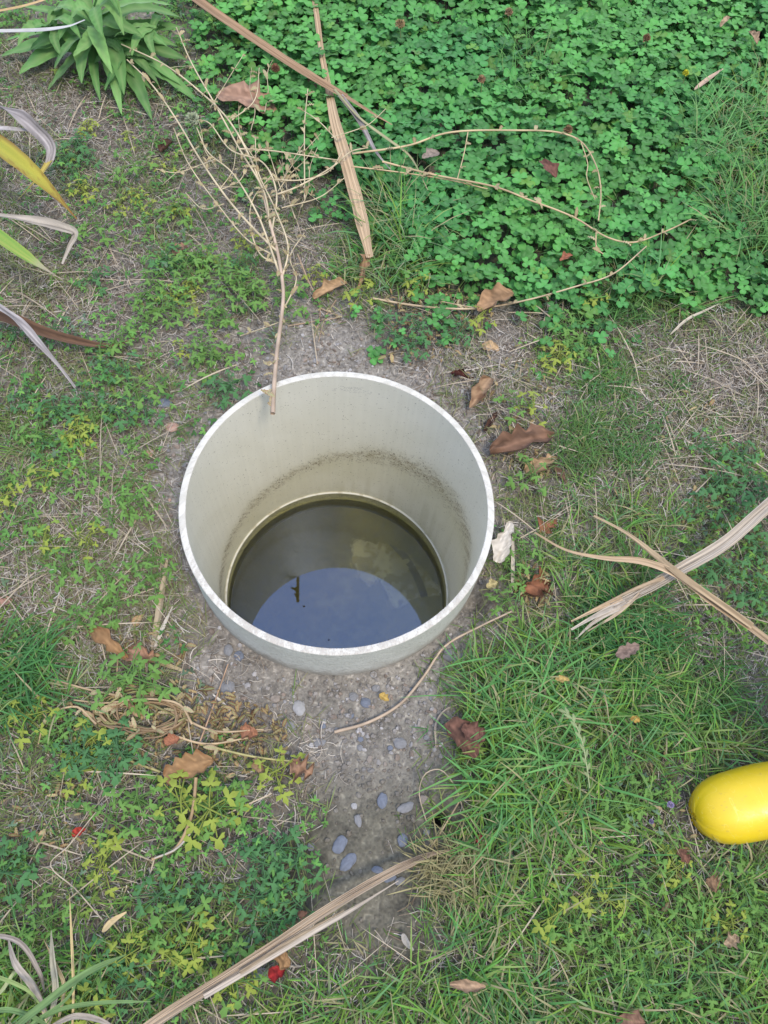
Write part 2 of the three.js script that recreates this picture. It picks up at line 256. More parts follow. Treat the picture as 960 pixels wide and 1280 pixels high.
// ------------------------------------------------------------------ builders for leaves, blades, stems
function blade(buf, x, y, z, az, len, w, e0, e1, c0, c1, segs = 4, roll = 0) {   // a grass blade: starts at elevation e0, ends at e1
  let px = x, py = y, pz = z; const ca = Math.cos(az), sa = Math.sin(az), ds = len / segs; let a, b;
  for (let k = 0; k <= segs; k++) {
    const t = k / segs, e = mix(e0, e1, t), ww = 0.5 * w * Math.sqrt(Math.max(0, 1 - t ** 1.7)) * (0.75 + 0.5 * Math.min(1, 3 * t)), c = mix3(c0, c1, t);
    const sx = -sa * Math.cos(roll), sz = ca * Math.cos(roll), sy = Math.sin(roll);
    if (k === segs) { const m = buf.v(px, py, pz, c); buf.t(a, b, m); } else {
      const A = buf.v(px - sx * ww, py - sy * ww, pz - sz * ww, c), B = buf.v(px + sx * ww, py + sy * ww, pz + sz * ww, c);
      if (k) buf.q(a, b, B, A); a = A; b = B;
    }
    px += ca * Math.cos(e) * ds; pz += sa * Math.cos(e) * ds; py = Math.max(py + Math.sin(e) * ds, height(px, pz) + 0.0015);
  }
}
const sprout = (x, z, az, len) => clearOfPipe(x + 0.6 * len * Math.cos(az), z + 0.6 * len * Math.sin(az), 0.002) && clearOfPipe(x, z, 0.006);
const inReach = (x, z) => { const p = toPx(x, 0, z); return p[0] > -130 && p[0] < 1090 && p[1] > -120 && p[1] < 1400; };
function scatter(seed, n, key, f, power = 1) {             // n tries over the ground; f(x, z, weight, R) where the map accepts
  const R = rng(seed);
  for (let k = 0; k < n; k++) { const x = mix(-1.0, 1.05, R()), z = mix(-1.5, 0.75, R()), q = R(); if (!inReach(x, z) || !clearOfPipe(x, z, 0.003)) continue; const w = dens(key, x, z); if (Math.pow(w, power) > q) f(x, z, w, R); }
}
function tube(buf, pts, r0, r1, col, seg = 5, n = 0) {     // a round stem through points, tapering
  const cv = new THREE.CatmullRomCurve3(pts, false, 'centripetal'), N = n || Math.max(6, Math.round(cv.getLength() / 0.008)); let prev = null;
  for (let k = 0; k <= N; k++) {
    const t = k / N, p = cv.getPoint(t), d = cv.getTangent(t), s = new THREE.Vector3().crossVectors(d, V(0.03, 1, 0.05)).normalize(), u = new THREE.Vector3().crossVectors(s, d), r = mix(r0, r1, t), ring = [];
    const c = typeof col === 'function' ? col(t) : col;
    for (let j = 0; j < seg; j++) { const a = j / seg * 2 * Math.PI; ring.push(buf.v(p.x + r * (s.x * Math.cos(a) + u.x * Math.sin(a)), p.y + r * (s.y * Math.cos(a) + u.y * Math.sin(a)), p.z + r * (s.z * Math.cos(a) + u.z * Math.sin(a)), c)); }
    if (prev) for (let j = 0; j < seg; j++) buf.q(prev[j], prev[(j + 1) % seg], ring[(j + 1) % seg], ring[j]); prev = ring;
  }
}
function strap(buf, pts, o) {                               // a long leaf: ribbed cross-section along a curve
  const cv = new THREE.CatmullRomCurve3(pts, false, 'centripetal'), N = o.n || 44, K = o.k || 11, sd = o.seed || 1; let prev = null;
  for (let k = 0; k <= N; k++) {
    const t = k / N, p = cv.getPoint(t), d = cv.getTangent(t), s0 = new THREE.Vector3().crossVectors(d, V(0, 1, 0)).normalize(), u0 = new THREE.Vector3().crossVectors(s0, d);
    const tw = (o.twist || 0) * Math.sin(t * (o.twists || 3) * Math.PI) + (o.lean || 0), s = s0.clone().multiplyScalar(Math.cos(tw)).addScaledVector(u0, Math.sin(tw)), u = u0.clone().multiplyScalar(Math.cos(tw)).addScaledVector(s0, -Math.sin(tw));
    const w = 0.5 * o.w * (o.profile ? o.profile(t) : 1), row = [];
    for (let j = 0; j < K; j++) {
      const q = j / (K - 1) * 2 - 1, rib = (o.rib ?? 0.0011) * (noise2(j * 7.7, t * 5, sd) - 0.5) * 2 * Math.min(1, w / 0.004), fold = (o.fold ?? 0.35) * Math.abs(q) * w;
      const wob = 1 + 0.08 * (noise2(t * 22, j < K / 2 ? 1 : 5, sd + 3) - 0.5);
      const c = o.col(t, q, noise2(j * 3.3, t * 3.5, sd + 1), noise2(j * 5.1, t * 40, sd + 2));
      row.push(buf.v(p.x + s.x * q * w * wob + u.x * (rib + fold), p.y + s.y * q * w * wob + u.y * (rib + fold), p.z + s.z * q * w * wob + u.z * (rib + fold), c));
    }
    if (prev) for (let j = 0; j < K - 1; j++) buf.q(prev[j], prev[j + 1], row[j + 1], row[j]); prev = row;
  }
}
const path = a => a.map(p => { const q = P3(p[0], p[1], p[2]); const g = height(q.x, q.z); if (q.y < g + 0.003 && clearOfPipe(q.x, q.z)) q.y = g + 0.003; return q; });

const LANDMARKS = [[118, 60, 'the leafy weed in the top left corner'], [40, 155, 'the grey twisted flax leaf'], [50, 225, 'the yellow flax leaf'], [80, 295, 'the hooked whitish flax leaf'], [40, 325, 'the bleached green flax leaf'], [60, 440, 'the pale grey flax leaf'], [110, 428, 'the dark brown flax leaf'], [338, 268, 'the fork of the dry stalk'], [205, 504, 'the dark blue pebble'], [153, 570, 'the smooth blue grey pebble'], [20, 850, 'the dark grass tuft'], [185, 893, 'the coil of stems'], [140, 805, 'the orange tan curled leaf'], [200, 755, 'the tall tan grass blade'], [236, 962, 'the broad orange brown leaf'], [98, 1040, 'the orange-red petal'], [60, 1240, 'the bottom left flax clump'], [370, 1160, 'the long split flax leaf'], [346, 1216, 'the dark red petal'], [910, 1005, 'the yellow boot'], [845, 715, 'the crossed flax leaves'], [720, 925, 'the grass seed spike'], [550, 1025, 'the small dark hole'], [652, 555, 'the largest rusty leaf'], [760, 343, 'the lower vine runner'], [585, 1232, 'the pale torn leaf'], [913, 1175, 'the fawn leaf at lower right'], [890, 1105, 'the brown leaf below the boot'], [455, 345, 'the end of the broad tan flax leaf'], [630, 680, 'the bleached whitish leaf'], [5, 752, 'the pinkish leaf at the left edge'], [225, 312, 'the brown square leaf'], [208, 184, 'the dark crumpled leaf'], [374, 884, 'the pale grey pebble'], [478, 1000, 'the upright blue grey pebble'], [500, 880, 'the bent brown stem'], [415, 365, 'the tan curled leaf'], [613, 434, 'the pale tan leaf'], [785, 813, 'the grey brown leaf in the grass'], [215, 534, 'the pinkish stone'], [790, 1275, 'the brown scrap at the bottom edge']];
function nearTo(what, px, py) {
  let best = null, bd = 1e9; for (const l of LANDMARKS) { const d = Math.hypot(px - l[0], py - l[1]); if (d < bd) { bd = d; best = l; } }
  const dx = px - best[0], dy = py - best[1], side = Math.abs(dx) > 2.4 * Math.abs(dy) ? (dx > 0 ? 'right of' : 'left of') : Math.abs(dy) > 2.4 * Math.abs(dx) ? (dy > 0 ? 'below' : 'above') : (dy > 0 ? 'down and ' : 'up and ') + (dx > 0 ? 'right of' : 'left of');
  return what + (bd < 45 ? ' close ' : ' ') + side + ' ' + best[2];
}

// ------------------------------------------------------------------ dry thatch, soil crumbs
{
  const b = new Buf(), pal = [[0.42, 0.37, 0.30], [0.33, 0.285, 0.23], [0.54, 0.485, 0.40], [0.24, 0.19, 0.14], [0.48, 0.445, 0.39], [0.17, 0.127, 0.086]];
  scatter(11, 470000, 'straw', (x, z, w, R) => {
    const az = R() * 6.283, len = mix(0.008, 0.040, R() * R()), y = height(x, z) + 0.001 + 0.012 * R() * R() * (0.4 + w), c = tint(pal[Math.floor(R() * 6)], 0.52 + 0.7 * R());
    if (!sprout(x, z, az, len) || R() > 0.35 + 0.65 * smooth(0.21, 0.34, Math.hypot(x, z))) return;
    const curl = (R() - 0.5) * 2.6, n = 3; let px = x, pz = z, py = y, a = az, A, B; const ww = mix(0.00024, 0.00052, R());
    for (let k = 0; k <= n; k++) { const cx = -Math.sin(a) * ww, cz = Math.cos(a) * ww, i = b.v(px - cx, py, pz - cz, c), j = b.v(px + cx, py + 0.0003, pz + cz, c); if (k) b.q(A, B, j, i); A = i; B = j; a += curl / n; px += Math.cos(a) * len / n; pz += Math.sin(a) * len / n; py = Math.max(height(px, pz) + 0.001, py + (R() - 0.45) * 0.005); }
  }, 1.15);
  tag(mesh('dry_thatch', b.geo(), dryMat), 'pale dry dead grass matted over the soil', null, null, 'stuff');
  const s = new Buf(), R = rng(13);                          // longer dry straws lying across the weeds
  scatter(14, 9000, 'straw', (x, z, w, R) => { const az = R() * 6.283, len = mix(0.05, 0.12, R()); if (sprout(x, z, az, len) && sprout(x, z, az, 2 * len)) blade(s, x, height(x, z) + 0.003 + 0.012 * R(), z, az, len, mix(0.0007, 0.0019, R() ** 3), 0.25 * R(), -0.2, tint([0.5, 0.41, 0.28], 0.7 + 0.4 * R()), tint([0.56, 0.48, 0.36], 0.7 + 0.4 * R()), 5, R() - 0.5); }, 1.6);
  tag(mesh('dry_straw', s.geo(), dryMat), 'longer dry straws scattered over the weeds and thatch', null, null, 'stuff');

  const g = new THREE.IcosahedronGeometry(1, 1), p = g.attributes.position; for (let k = 0; k < p.count; k++) { const q = 0.75 + 0.5 * hash3(Math.round(p.getX(k) * 9), Math.round(p.getY(k) * 9), Math.round(p.getZ(k) * 9)); p.setXYZ(k, p.getX(k) * q, p.getY(k) * q * 0.75, p.getZ(k) * q); } g.computeVertexNormals();
  const M = [], C = [], Rc = rng(17);
  for (let k = 0; k < 260000 && M.length < 42000; k++) {
    const x = mix(-0.8, 0.75, Rc()), z = mix(-0.75, 0.62, Rc()), q = Rc(), sz = mix(0.0005, 0.0040, Rc() ** 9), t = Rc(); if (!inReach(x, z) || !clearOfPipe(x, z, 0.004)) continue;
    const cover = clamp(dens('clover', x, z) * 2 + dens('grass', x, z) * 1.6 + dens('weed', x, z) + 0.75 * dens('straw', x, z)); if (q < cover || Rc() < 0.8 * smooth(960, 1040, toPx(x, 0, z)[1]) || (x - HOLE.x) ** 2 + (z - HOLE.z) ** 2 < 0.0001) continue;
    const m = new THREE.Matrix4().makeRotationFromEuler(new THREE.Euler(Rc() * 6, Rc() * 6, Rc() * 6)); m.scale(V(sz, sz * (0.6 + 0.5 * Rc()), sz * (0.7 + 0.5 * Rc()))); m.setPosition(x, height(x, z) + sz * 0.2, z); M.push(m);
    const damp = smooth(910, 1010, toPx(x, 0, z)[1]); C.push(tint(mix3(t < 0.16 ? [0.34, 0.325, 0.31] : t < 0.3 ? [0.25, 0.2, 0.16] : [0.235, 0.215, 0.19], [0.125, 0.112, 0.085], 0.8 * damp), 0.7 + 0.55 * Rc()));
  }
  const im = new THREE.InstancedMesh(g, new THREE.MeshStandardMaterial({ roughness: 0.95 }), M.length); im.name = 'soil_crumbs'; const cc = new THREE.Color();
  M.forEach((m, k) => { im.setMatrixAt(k, m); im.setColorAt(k, cc.setRGB(...C[k])); }); im.castShadow = im.receiveShadow = true; scene.add(im);
  tag(im, 'crumbs of soil and fine grit on the bare ground around the pipe', null, null, 'stuff');
}

// ------------------------------------------------------------------ grass
{
  const b = new Buf();
  const greens = [[0.10, 0.255, 0.045], [0.075, 0.22, 0.055], [0.15, 0.31, 0.05], [0.105, 0.235, 0.085], [0.15, 0.265, 0.035]];
  scatter(21, 21000, 'grass', (x, z, w, R) => {              // tufts of longer blades
    const inClover = dens('clover', x, z) > 0.4, n = Math.round(mix(4, 11, R())), a0 = R() * 6.283, g = greens[Math.floor(R() * 5)], big = smooth(0.25, 0.85, w);
    for (let k = 0; k < n; k++) {
      const az = a0 + (R() - 0.5) * 3.6, len = mix(0.022, 0.062, R()) * (0.6 + 0.75 * big) * (inClover ? 1.75 : 1), bx = x + (R() - 0.5) * 0.016, bz = z + (R() - 0.5) * 0.016; if (!sprout(bx, bz, az, len)) continue;
      const c = tint(g, 0.75 + 0.75 * R()), dry = R() < 0.16 ? 0.75 : 0;
      blade(b, bx, height(bx, bz) - 0.001, bz, az, len, mix(0.0009, 0.0021, R()) * (0.7 + 0.5 * big), 0.5 + 0.8 * R(), -0.5 + 0.9 * R(), mix3(tint(c, 0.95), [0.42, 0.36, 0.2], dry), mix3(tint(c, 1.08), [0.46, 0.38, 0.22], clamp(dry + (R() < 0.3 ? 0.45 : 0))), 4, (R() - 0.5) * 1.2);
    }
  }, 1.25);
  scatter(22, 62000, 'grass', (x, z, w, R) => {              // fine short grass
    for (let k = 0; k < 4; k++) { const az = R() * 6.283, len = mix(0.012, 0.034, R()), bx = x + (R() - 0.5) * 0.02, bz = z + (R() - 0.5) * 0.02; if (!sprout(bx, bz, az, len)) continue; const c = tint([0.125, 0.23, 0.038], 0.55 + 0.8 * R()); blade(b, bx, height(bx, bz), bz, az, len, mix(0.0007, 0.0013, R()), 0.4 + 0.9 * R(), -0.2 + R(), mix3(c, [0.36, 0.3, 0.17], R() < 0.25 ? 0.7 : 0.1), c, 3, R() - 0.5); }
  }, 0.95);
  for (const [key, sd, n, dryish] of [['straw', 23, 34000, 0.5], ['weed', 24, 26000, 0.25]]) scatter(sd, n, key, (x, z, w, R) => {   // thin greenish wisps through thatch and weeds
    if (noise2(x * 13, z * 13, 43) < 0.42) return;
    for (let k = 0; k < 4; k++) { const az = R() * 6.283, len = mix(0.012, 0.04, R()), bx = x + (R() - 0.5) * 0.02, bz = z + (R() - 0.5) * 0.02; if (!sprout(bx, bz, az, len)) continue; const c = mix3(tint([0.125, 0.23, 0.045], 0.55 + 0.8 * R()), [0.36, 0.32, 0.18], R() * dryish * 1.4); blade(b, bx, height(bx, bz), bz, az, len, mix(0.0007, 0.0014, R()), 0.2 + 0.9 * R(), -0.3 + 0.7 * R(), mix3(c, [0.36, 0.3, 0.17], R() * 0.6), c, 3, R() - 0.5); }
  }, 1.1);
  tag(mesh('grass', b.geo(), leafMat), 'green grass growing in tufts right of and below the pipe', null, null, 'stuff');
}

function greenOf(R) { return [[0.10, 0.255, 0.045], [0.075, 0.22, 0.055], [0.15, 0.31, 0.05], [0.30, 0.27, 0.14]][Math.floor(R() * 4)]; }
// ------------------------------------------------------------------ clover carpet
function leaflet(b, ox, oy, oz, u, v, n, len, c, pale) {
  const T = [0, 0.22, 0.52, 0.80, 1.0], Wd = [0.05, 0.31, 0.49, 0.50, 0.30]; let pr = null;
  for (let k = 0; k < 5; k++) {
    const t = T[k] * len, w = Wd[k] * len, up = 0.16 * w + 0.06 * len * Math.sin(T[k] * 3), mt = k === 4 ? t * 0.93 : t, row = [];
    const cm = k === 2 ? mix3(c, pale, 0.55) : c, ce = k === 1 ? mix3(c, pale, 0.35) : c;
    row.push(b.v(ox + u[0] * t - v[0] * w + n[0] * (up + 0.22 * w), oy + u[1] * t - v[1] * w + n[1] * (up + 0.22 * w), oz + u[2] * t - v[2] * w + n[2] * (up + 0.22 * w), ce));
    row.push(b.v(ox + u[0] * mt + n[0] * up, oy + u[1] * mt + n[1] * up, oz + u[2] * mt + n[2] * up, cm));
    row.push(b.v(ox + u[0] * t + v[0] * w + n[0] * (up + 0.22 * w), oy + u[1] * t + v[1] * w + n[1] * (up + 0.22 * w), oz + u[2] * t + v[2] * w + n[2] * (up + 0.22 * w), ce));
    if (pr) { b.q(pr[0], pr[1], row[1], row[0]); b.q(pr[1], pr[2], row[2], row[1]); } pr = row;
  }
}
function trefoil(b, x, y, z, R, size, c) {
  const a0 = R() * 6.283, ti = 0.75 * R() * R() + 0.05, ta = R() * 6.283, n = [Math.sin(ti) * Math.cos(ta), Math.cos(ti), Math.sin(ti) * Math.sin(ta)], pale = mix3(tint(c, 1.25), [0.30, 0.42, 0.24], 0.35);
  for (let k = 0; k < 3; k++) {
    const a = a0 + k * 2.094 + (R() - 0.5) * 0.25, d = [Math.cos(a), 0, Math.sin(a)], dn = d[0] * n[0] + d[2] * n[2]; let u = [d[0] - dn * n[0], -dn * n[1], d[2] - dn * n[2]]; const l = Math.hypot(...u); u = u.map(q => q / l);
    const v = [n[1] * u[2] - n[2] * u[1], n[2] * u[0] - n[0] * u[2], n[0] * u[1] - n[1] * u[0]];
    leaflet(b, x, y, z, u, v, n, size * (0.9 + 0.2 * R()), tint(c, 0.92 + 0.16 * R()), pale);
  }
  const g = height(x, z), w = 0.0006, A = b.v(x - w, y, z, c), B = b.v(x + w, y, z, c), C = b.v(x + 0.006 * (R() - 0.5), g, z + 0.006 * (R() - 0.5), c); b.t(A, B, C);
}
{
  const b = new Buf();
  scatter(31, 41000, 'clover', (x, z, w, R) => {
    const patch = noise2(x * 9, z * 9, 41), c = mix3([0.062, 0.26, 0.066], [0.115, 0.36, 0.068], patch), size = mix(0.0065, 0.0145, R()) * (0.75 + 0.4 * w);
    trefoil(b, x, height(x, z) + mix(0.004, 0.050, Math.pow(R(), 0.75)) * (0.35 + 0.65 * w), z, R, size, tint(R() < 0.06 ? [0.13, 0.30, 0.05] : c, 0.58 + 0.8 * R()));
  }, 1.5);
  tag(mesh('clover_leaves', b.geo(), leafMat), 'dense carpet of green clover behind and right of the pipe', null, null, 'stuff');
}

// the same grass and clover going on beyond the part of the lawn in view
{
  const R = rng(910), gb = new Buf(), cb = new Buf();
  for (let k = 0; k < 46; k++) { const x = (R() - 0.5) * 0.11, z = (R() - 0.5) * 0.11, az = R() * 6.283, len = mix(0.02, 0.06, R()), c = tint(greenOf(R), 0.6 + 0.7 * R()); let px = x, py = 0, pz = z, A, B; const e0 = 0.5 + 0.7 * R(), e1 = -0.3 + 0.7 * R(), w = mix(0.0005, 0.0011, R()); for (let i = 0; i <= 3; i++) { const e = mix(e0, e1, i / 3), ww = w * (1 - i / 3.3), a = gb.v(px + Math.sin(az) * ww, py, pz - Math.cos(az) * ww, c), b = gb.v(px - Math.sin(az) * ww, py, pz + Math.cos(az) * ww, c); if (i) gb.q(A, B, b, a); A = a; B = b; px += Math.cos(az) * Math.cos(e) * len / 3; pz += Math.sin(az) * Math.cos(e) * len / 3; py += Math.sin(e) * len / 3; } }
  for (let k = 0; k < 26; k++) trefoil(cb, (R() - 0.5) * 0.1, mix(0.008, 0.045, R()), (R() - 0.5) * 0.1, R, mix(0.007, 0.014, R()), tint([0.08, 0.30, 0.067], 0.6 + 0.75 * R()));
  const G = [], C = [], m = new THREE.Matrix4();
  for (let k = 0; k < 26000; k++) { const x = mix(-3, 3, R()), z = mix(-3.6, 2.4, R()), s = mix(0.8, 1.4, R()), r = R() * 6.283; if (inReach(x, z)) continue; const p = toPx(x, 0, z), clover = z < 0 && p[1] < 400 && p[0] > 260 + 60 * (noise2(x * 5, z * 5, 3) - 0.5); m.makeRotationY(r).scale(V(s, s, s)).setPosition(x, height(x, z), z); (clover ? C : G).push(m.clone()); }
  for (const [list, b, name, label] of [[G, gb, 'grass', 'green grass going on beyond the part of the lawn in view'], [C, cb, 'clover_leaves', 'green clover going on beyond the part of the lawn in view']]) { const im = new THREE.InstancedMesh(b.geo(), leafMat, list.length); list.forEach((q, i) => im.setMatrixAt(i, q)); im.name = numbered(name); im.castShadow = im.receiveShadow = true; scene.add(im); tag(im, label, null, null, 'stuff'); }
}

// ------------------------------------------------------------------ weeds: cut leaves in rosettes
function cutLeaf(b, M, size, c, R, lobes = 3) {             // palmately lobed and toothed leaf; M places it
  const N = lobes === 3 ? 24 : 30, ctr = V(), tmp = V(), sp = 2.25, tw = V(); const e = M.elements;
  const put = (x, y, z, cc) => { tmp.set(x, y, z).applyMatrix4(M); return b.v(tmp.x, tmp.y, tmp.z, cc); };
  const o = put(0, 0, 0, c), ring = [], mid = [], ph = R() * 6;
  for (let k = 0; k <= N; k++) {
    const a = mix(-sp, sp, k / N), lob = Math.pow(Math.abs(Math.cos(a * lobes / 3 * 1.42)), 1.3), tooth = 0.26 * (Math.abs(((a * (lobes === 3 ? 3.4 : 4.2) + 40) % 1) - 0.5) * 2 - 0.3), edge = 1 - 0.32 * Math.pow(Math.abs(a) / sp, 2);
    const r = size * edge * (0.26 + 0.70 * lob + tooth * (0.4 + lob)) * 0.62;
    const x = size * 0.34 + r * Math.cos(a), z = r * Math.sin(a), y = 0.10 * size * Math.cos(a * 4.26 + ph) * r / size - 0.25 * r * r / size;
    ring.push(put(x, y, z, tint(c, 0.95 + 0.12 * hash3(k, Math.round(ph * 99), 3)))); mid.push(put(size * 0.34 + 0.45 * r * Math.cos(a), 0.10 * size * 0.3 - 0.02 * r, 0.45 * r * Math.sin(a), tint(c, 1.06)));
  }
  const m0 = put(size * 0.34, 0.03 * size, 0, tint(c, 1.12));
  for (let k = 0; k < N; k++) { b.q(mid[k], mid[k + 1], ring[k + 1], ring[k]); b.t(m0, mid[k + 1], mid[k]); }
}
function place(x, y, z, az, tilt, roll = 0) { return new THREE.Matrix4().makeTranslation(x, y, z).multiply(new THREE.Matrix4().makeRotationFromEuler(new THREE.Euler(roll, -az, tilt, 'YZX'))); }
{
  const b = new Buf();
  scatter(51, 17500, 'weed', (x, z, w, R) => {
    const n = 3 + Math.floor(R() * 5), right = toPx(x, 0, z)[0] > 600, yel = R() < 0.06 && !right, base = yel ? [0.20, 0.30, 0.055] : R() < 0.12 ? [0.13, 0.21, 0.12] : right && R() < 0.6 ? [0.17, 0.33, 0.055] : mix3([0.07, 0.22, 0.05], [0.16, 0.34, 0.065], R()), a0 = R() * 6.283, big = mix(0.7, 1.2, R());
    for (let k = 0; k < n; k++) {
      const az = a0 + k * 2.4 + 0.6 * R(), rr = (0.003 + 0.011 * Math.sqrt(k / n)) * big, bx = x + rr * Math.cos(az), bz = z + rr * Math.sin(az); if (!clearOfPipe(bx, bz, 0.012)) continue;
      cutLeaf(b, place(bx, height(bx, bz) + mix(0.005, 0.022, R()) * (0.5 + w), bz, az, -0.45 * R() + 0.1, (R() - 0.5) * 0.9), mix(0.0065, 0.0115, R()) * big, tint(base, 0.62 + 0.7 * R()), R, R() < 0.2 ? 3 : 5);
    }
  }, 1.35);
  tag(mesh('weed_leaves', b.geo(), leafMat), 'low mat of small toothed weed leaves', null, null, 'stuff');
}
{
  // single rosettes that stand out
  const tones = { y: [0.31, 0.38, 0.06], g: [0.155, 0.31, 0.065], d: [0.085, 0.225, 0.075] };
  const parts = {};
  for (const k in tones) parts[k] = [0, 1, 2, 3].map(s => { const b = new Buf(), R = rng(700 + s), c = tones[k]; cutLeaf(b, new THREE.Matrix4(), mix(0.0095, 0.0135, s / 3), c, R, s % 2 ? 5 : 3); tube(b, [V(-0.015, -0.012, 0.002 * s), V(-0.007, -0.002, 0), V(0.003, 0, 0)], 0.0006, 0.0005, tint(c, 0.9), 4, 4); return b.geo(); });
  function rosette(kind, seed, n) {
    const R = rng(seed), o = new THREE.Group(); o.name = 'leaf_rosette';
    for (let k = 0; k < n; k++) { const az = k * 2.4 + (R() - 0.5), rr = 0.003 + 0.0155 * Math.sqrt(k / n), m = mesh('leaf', parts[kind][Math.floor(R() * 4)], leafMat, o); const q = place(rr * Math.cos(az), 0.012 + 0.012 * R() + 0.008 * (1 - k / n), rr * Math.sin(az), az, -0.1 - 0.4 * R(), (R() - 0.5) * 0.6); m.applyMatrix4(q); m.scale.setScalar(0.75 + 0.45 * R()); }
    return o;
  }
  const proto = {}; for (const k in tones) proto[k] = [7, 10, 13].map((n, i) => rosette(k, 40 + i * 7 + k.charCodeAt(0), n));
  const R = rng(77);
  function plant(kind, px, py, size, label, group) {
    const p = P3(px, py, 0.01), pr = Math.hypot(p.x, p.z), lim = PIPE_R + 0.012 + 0.03 * size; if (pr < lim) { p.x *= lim / pr; p.z *= lim / pr; } p.y = height(p.x, p.z) - 0.001; const o = proto[kind][Math.floor(R() * 3)].clone(); o.name = numbered('leaf_rosette'); o.position.copy(p); o.rotation.y = R() * 6.283; o.scale.setScalar(size); scene.add(o);
    tag(o, nearTo(label.split(' rosette')[0].replace(/ (weed )?(plant|seedling).*/, ' weed seedling') + (label.includes('rosette') ? ' rosette' : ''), px, py), 'weed'); o.userData.group = 'alike: ' + o.userData.label; return o;
  }
  const list = (kind, label, group, size0, s, size = size0 * (kind === 'd' ? 1.15 : 1.32)) => s.trim().split(/\s+/).forEach(t => { const [x, y] = t.split(',').map(Number); plant(kind, x, y, size * (0.85 + 0.35 * R()), label, group); });
  list('y', 'yellowish weed rosette', 'yellowish weed rosettes up and left of the pipe', 0.66, '160,178 205,215 105,245 170,248 112,165 190,262 215,375 245,390 228,436 240,365 395,348 150,262 222,268 305,300 262,330');
  list('g', 'bright green rosette', 'bright green weed rosettes up and left of the pipe', 1.0, '170,225 220,270 195,360 235,350 205,400 275,345 285,360 300,370 265,410 280,400 320,380 120,525 130,440 150,430 175,500 55,550 185,375 222,395 190,410 250,330 130,290 90,300 270,455 255,440 355,375 362,395');
  list('d', 'darker green rosette', 'darker green weed rosettes up and left of the pipe', 0.95, '60,560 75,520 30,500 110,500 150,520 160,470 100,190 115,205 85,210 95,225 130,460 185,520 290,490 272,494 210,330 120,350 70,420 20,420 300,340');
  list('y', 'yellowish weed rosette', 'yellowish weed rosettes left of the pipe', 0.8, '100,543 105,552 68,602 65,676 115,682 12,630');
  list('g', 'bright green rosette', 'bright green weed rosettes left of the pipe', 0.8, '85,615 170,565 175,610 180,640 45,655 145,655 130,765 150,763 105,783 35,790 140,725 87,717 198,725 60,600 165,640 118,600 8,610 230,700');
  list('y', 'yellowish weed rosette', 'yellowish weed rosettes down and left of the pipe', 0.85, '120,926 95,965 125,1070 130,1086 105,1262 240,1176 160,1195 345,966 215,1195 292,1226 40,900');
  list('g', 'bright green rosette', 'bright green weed rosettes down and left of the pipe', 0.95, '80,915 140,1022 215,1020 275,1000 210,1060 300,1220 175,1000 268,1022 280,1012 120,1235 225,1150 20,1200 60,1150');
  list('y', 'broad yellow-green rosette beside the tan stem below the coiled stems', 'two yellow-green rosettes beside the tan stem below the coiled stems', 1.15, '232,1008 266,1014');
  list('d', 'darker green rosette', 'darker green weed rosettes down and left of the pipe', 1.0, '95,935 110,942 155,945 130,955 150,925 350,1060 330,1080 370,1080 350,1110 320,1120 370,1130 340,1150 300,1060 250,1120 200,1120 30,1070 15,1090 130,1210 160,1230');
  list('g', 'bright feathery green weed plant just above the coiled stems', 'green feathery weed plants above the coiled stems', 1.2, '170,845 185,860 158,862');
  list('g', 'bright green weed seedling hard against the right side of the pipe', 'green weed seedlings against the right side of the pipe', 0.9, '600,740 612,690 618,716');
  list('d', 'green rosette growing in the bare soil just behind the pipe', 'green rosettes in the bare soil just behind the pipe', 0.9, '478,405 500,428 515,440 575,415 566,425 488,422 520,415');
  list('y', 'yellowish weed rosette at the lower edge of the clover carpet', 'yellowish weed rosettes at the lower edge of the clover', 0.9, '737,380 695,450 453,376 660,522 525,362 603,402');
  list('g', 'bright green weed rosette right of the pipe and under the clover edge', 'bright green weed rosettes under the clover edge', 0.9, '690,425 720,412 730,432 712,440 660,605 640,515 700,408');
  list('d', 'dark green weed rosette among grass at the right edge behind the crossed straw leaves', 'dark green weed rosettes behind the crossed straw leaves', 1.0, '905,615 925,570 895,605 935,600 950,690 945,650 880,720 900,712 870,640 940,745 915,640 880,560 950,620');
  list('g', 'light green weed rosette in the grass around the yellow boot', 'light green weed rosettes in the grass around the yellow boot', 0.8, '750,975 785,990 800,1010 810,1160 760,1190 740,1190 930,1170 900,1200 820,1240 850,1110 880,1230 930,1240 850,1270 775,960 820,1000 760,1010 700,1150 730,1170 840,1150 870,1140 800,1100 830,1060 920,1110 945,1150 810,1215 780,1235 690,1060');
  list('y', 'yellowish weed rosette in the grass around the yellow boot', 'yellowish weed rosettes in the grass around the yellow boot', 0.8, '730,1105 752,1125 905,1155 690,1140 835,1085');
}
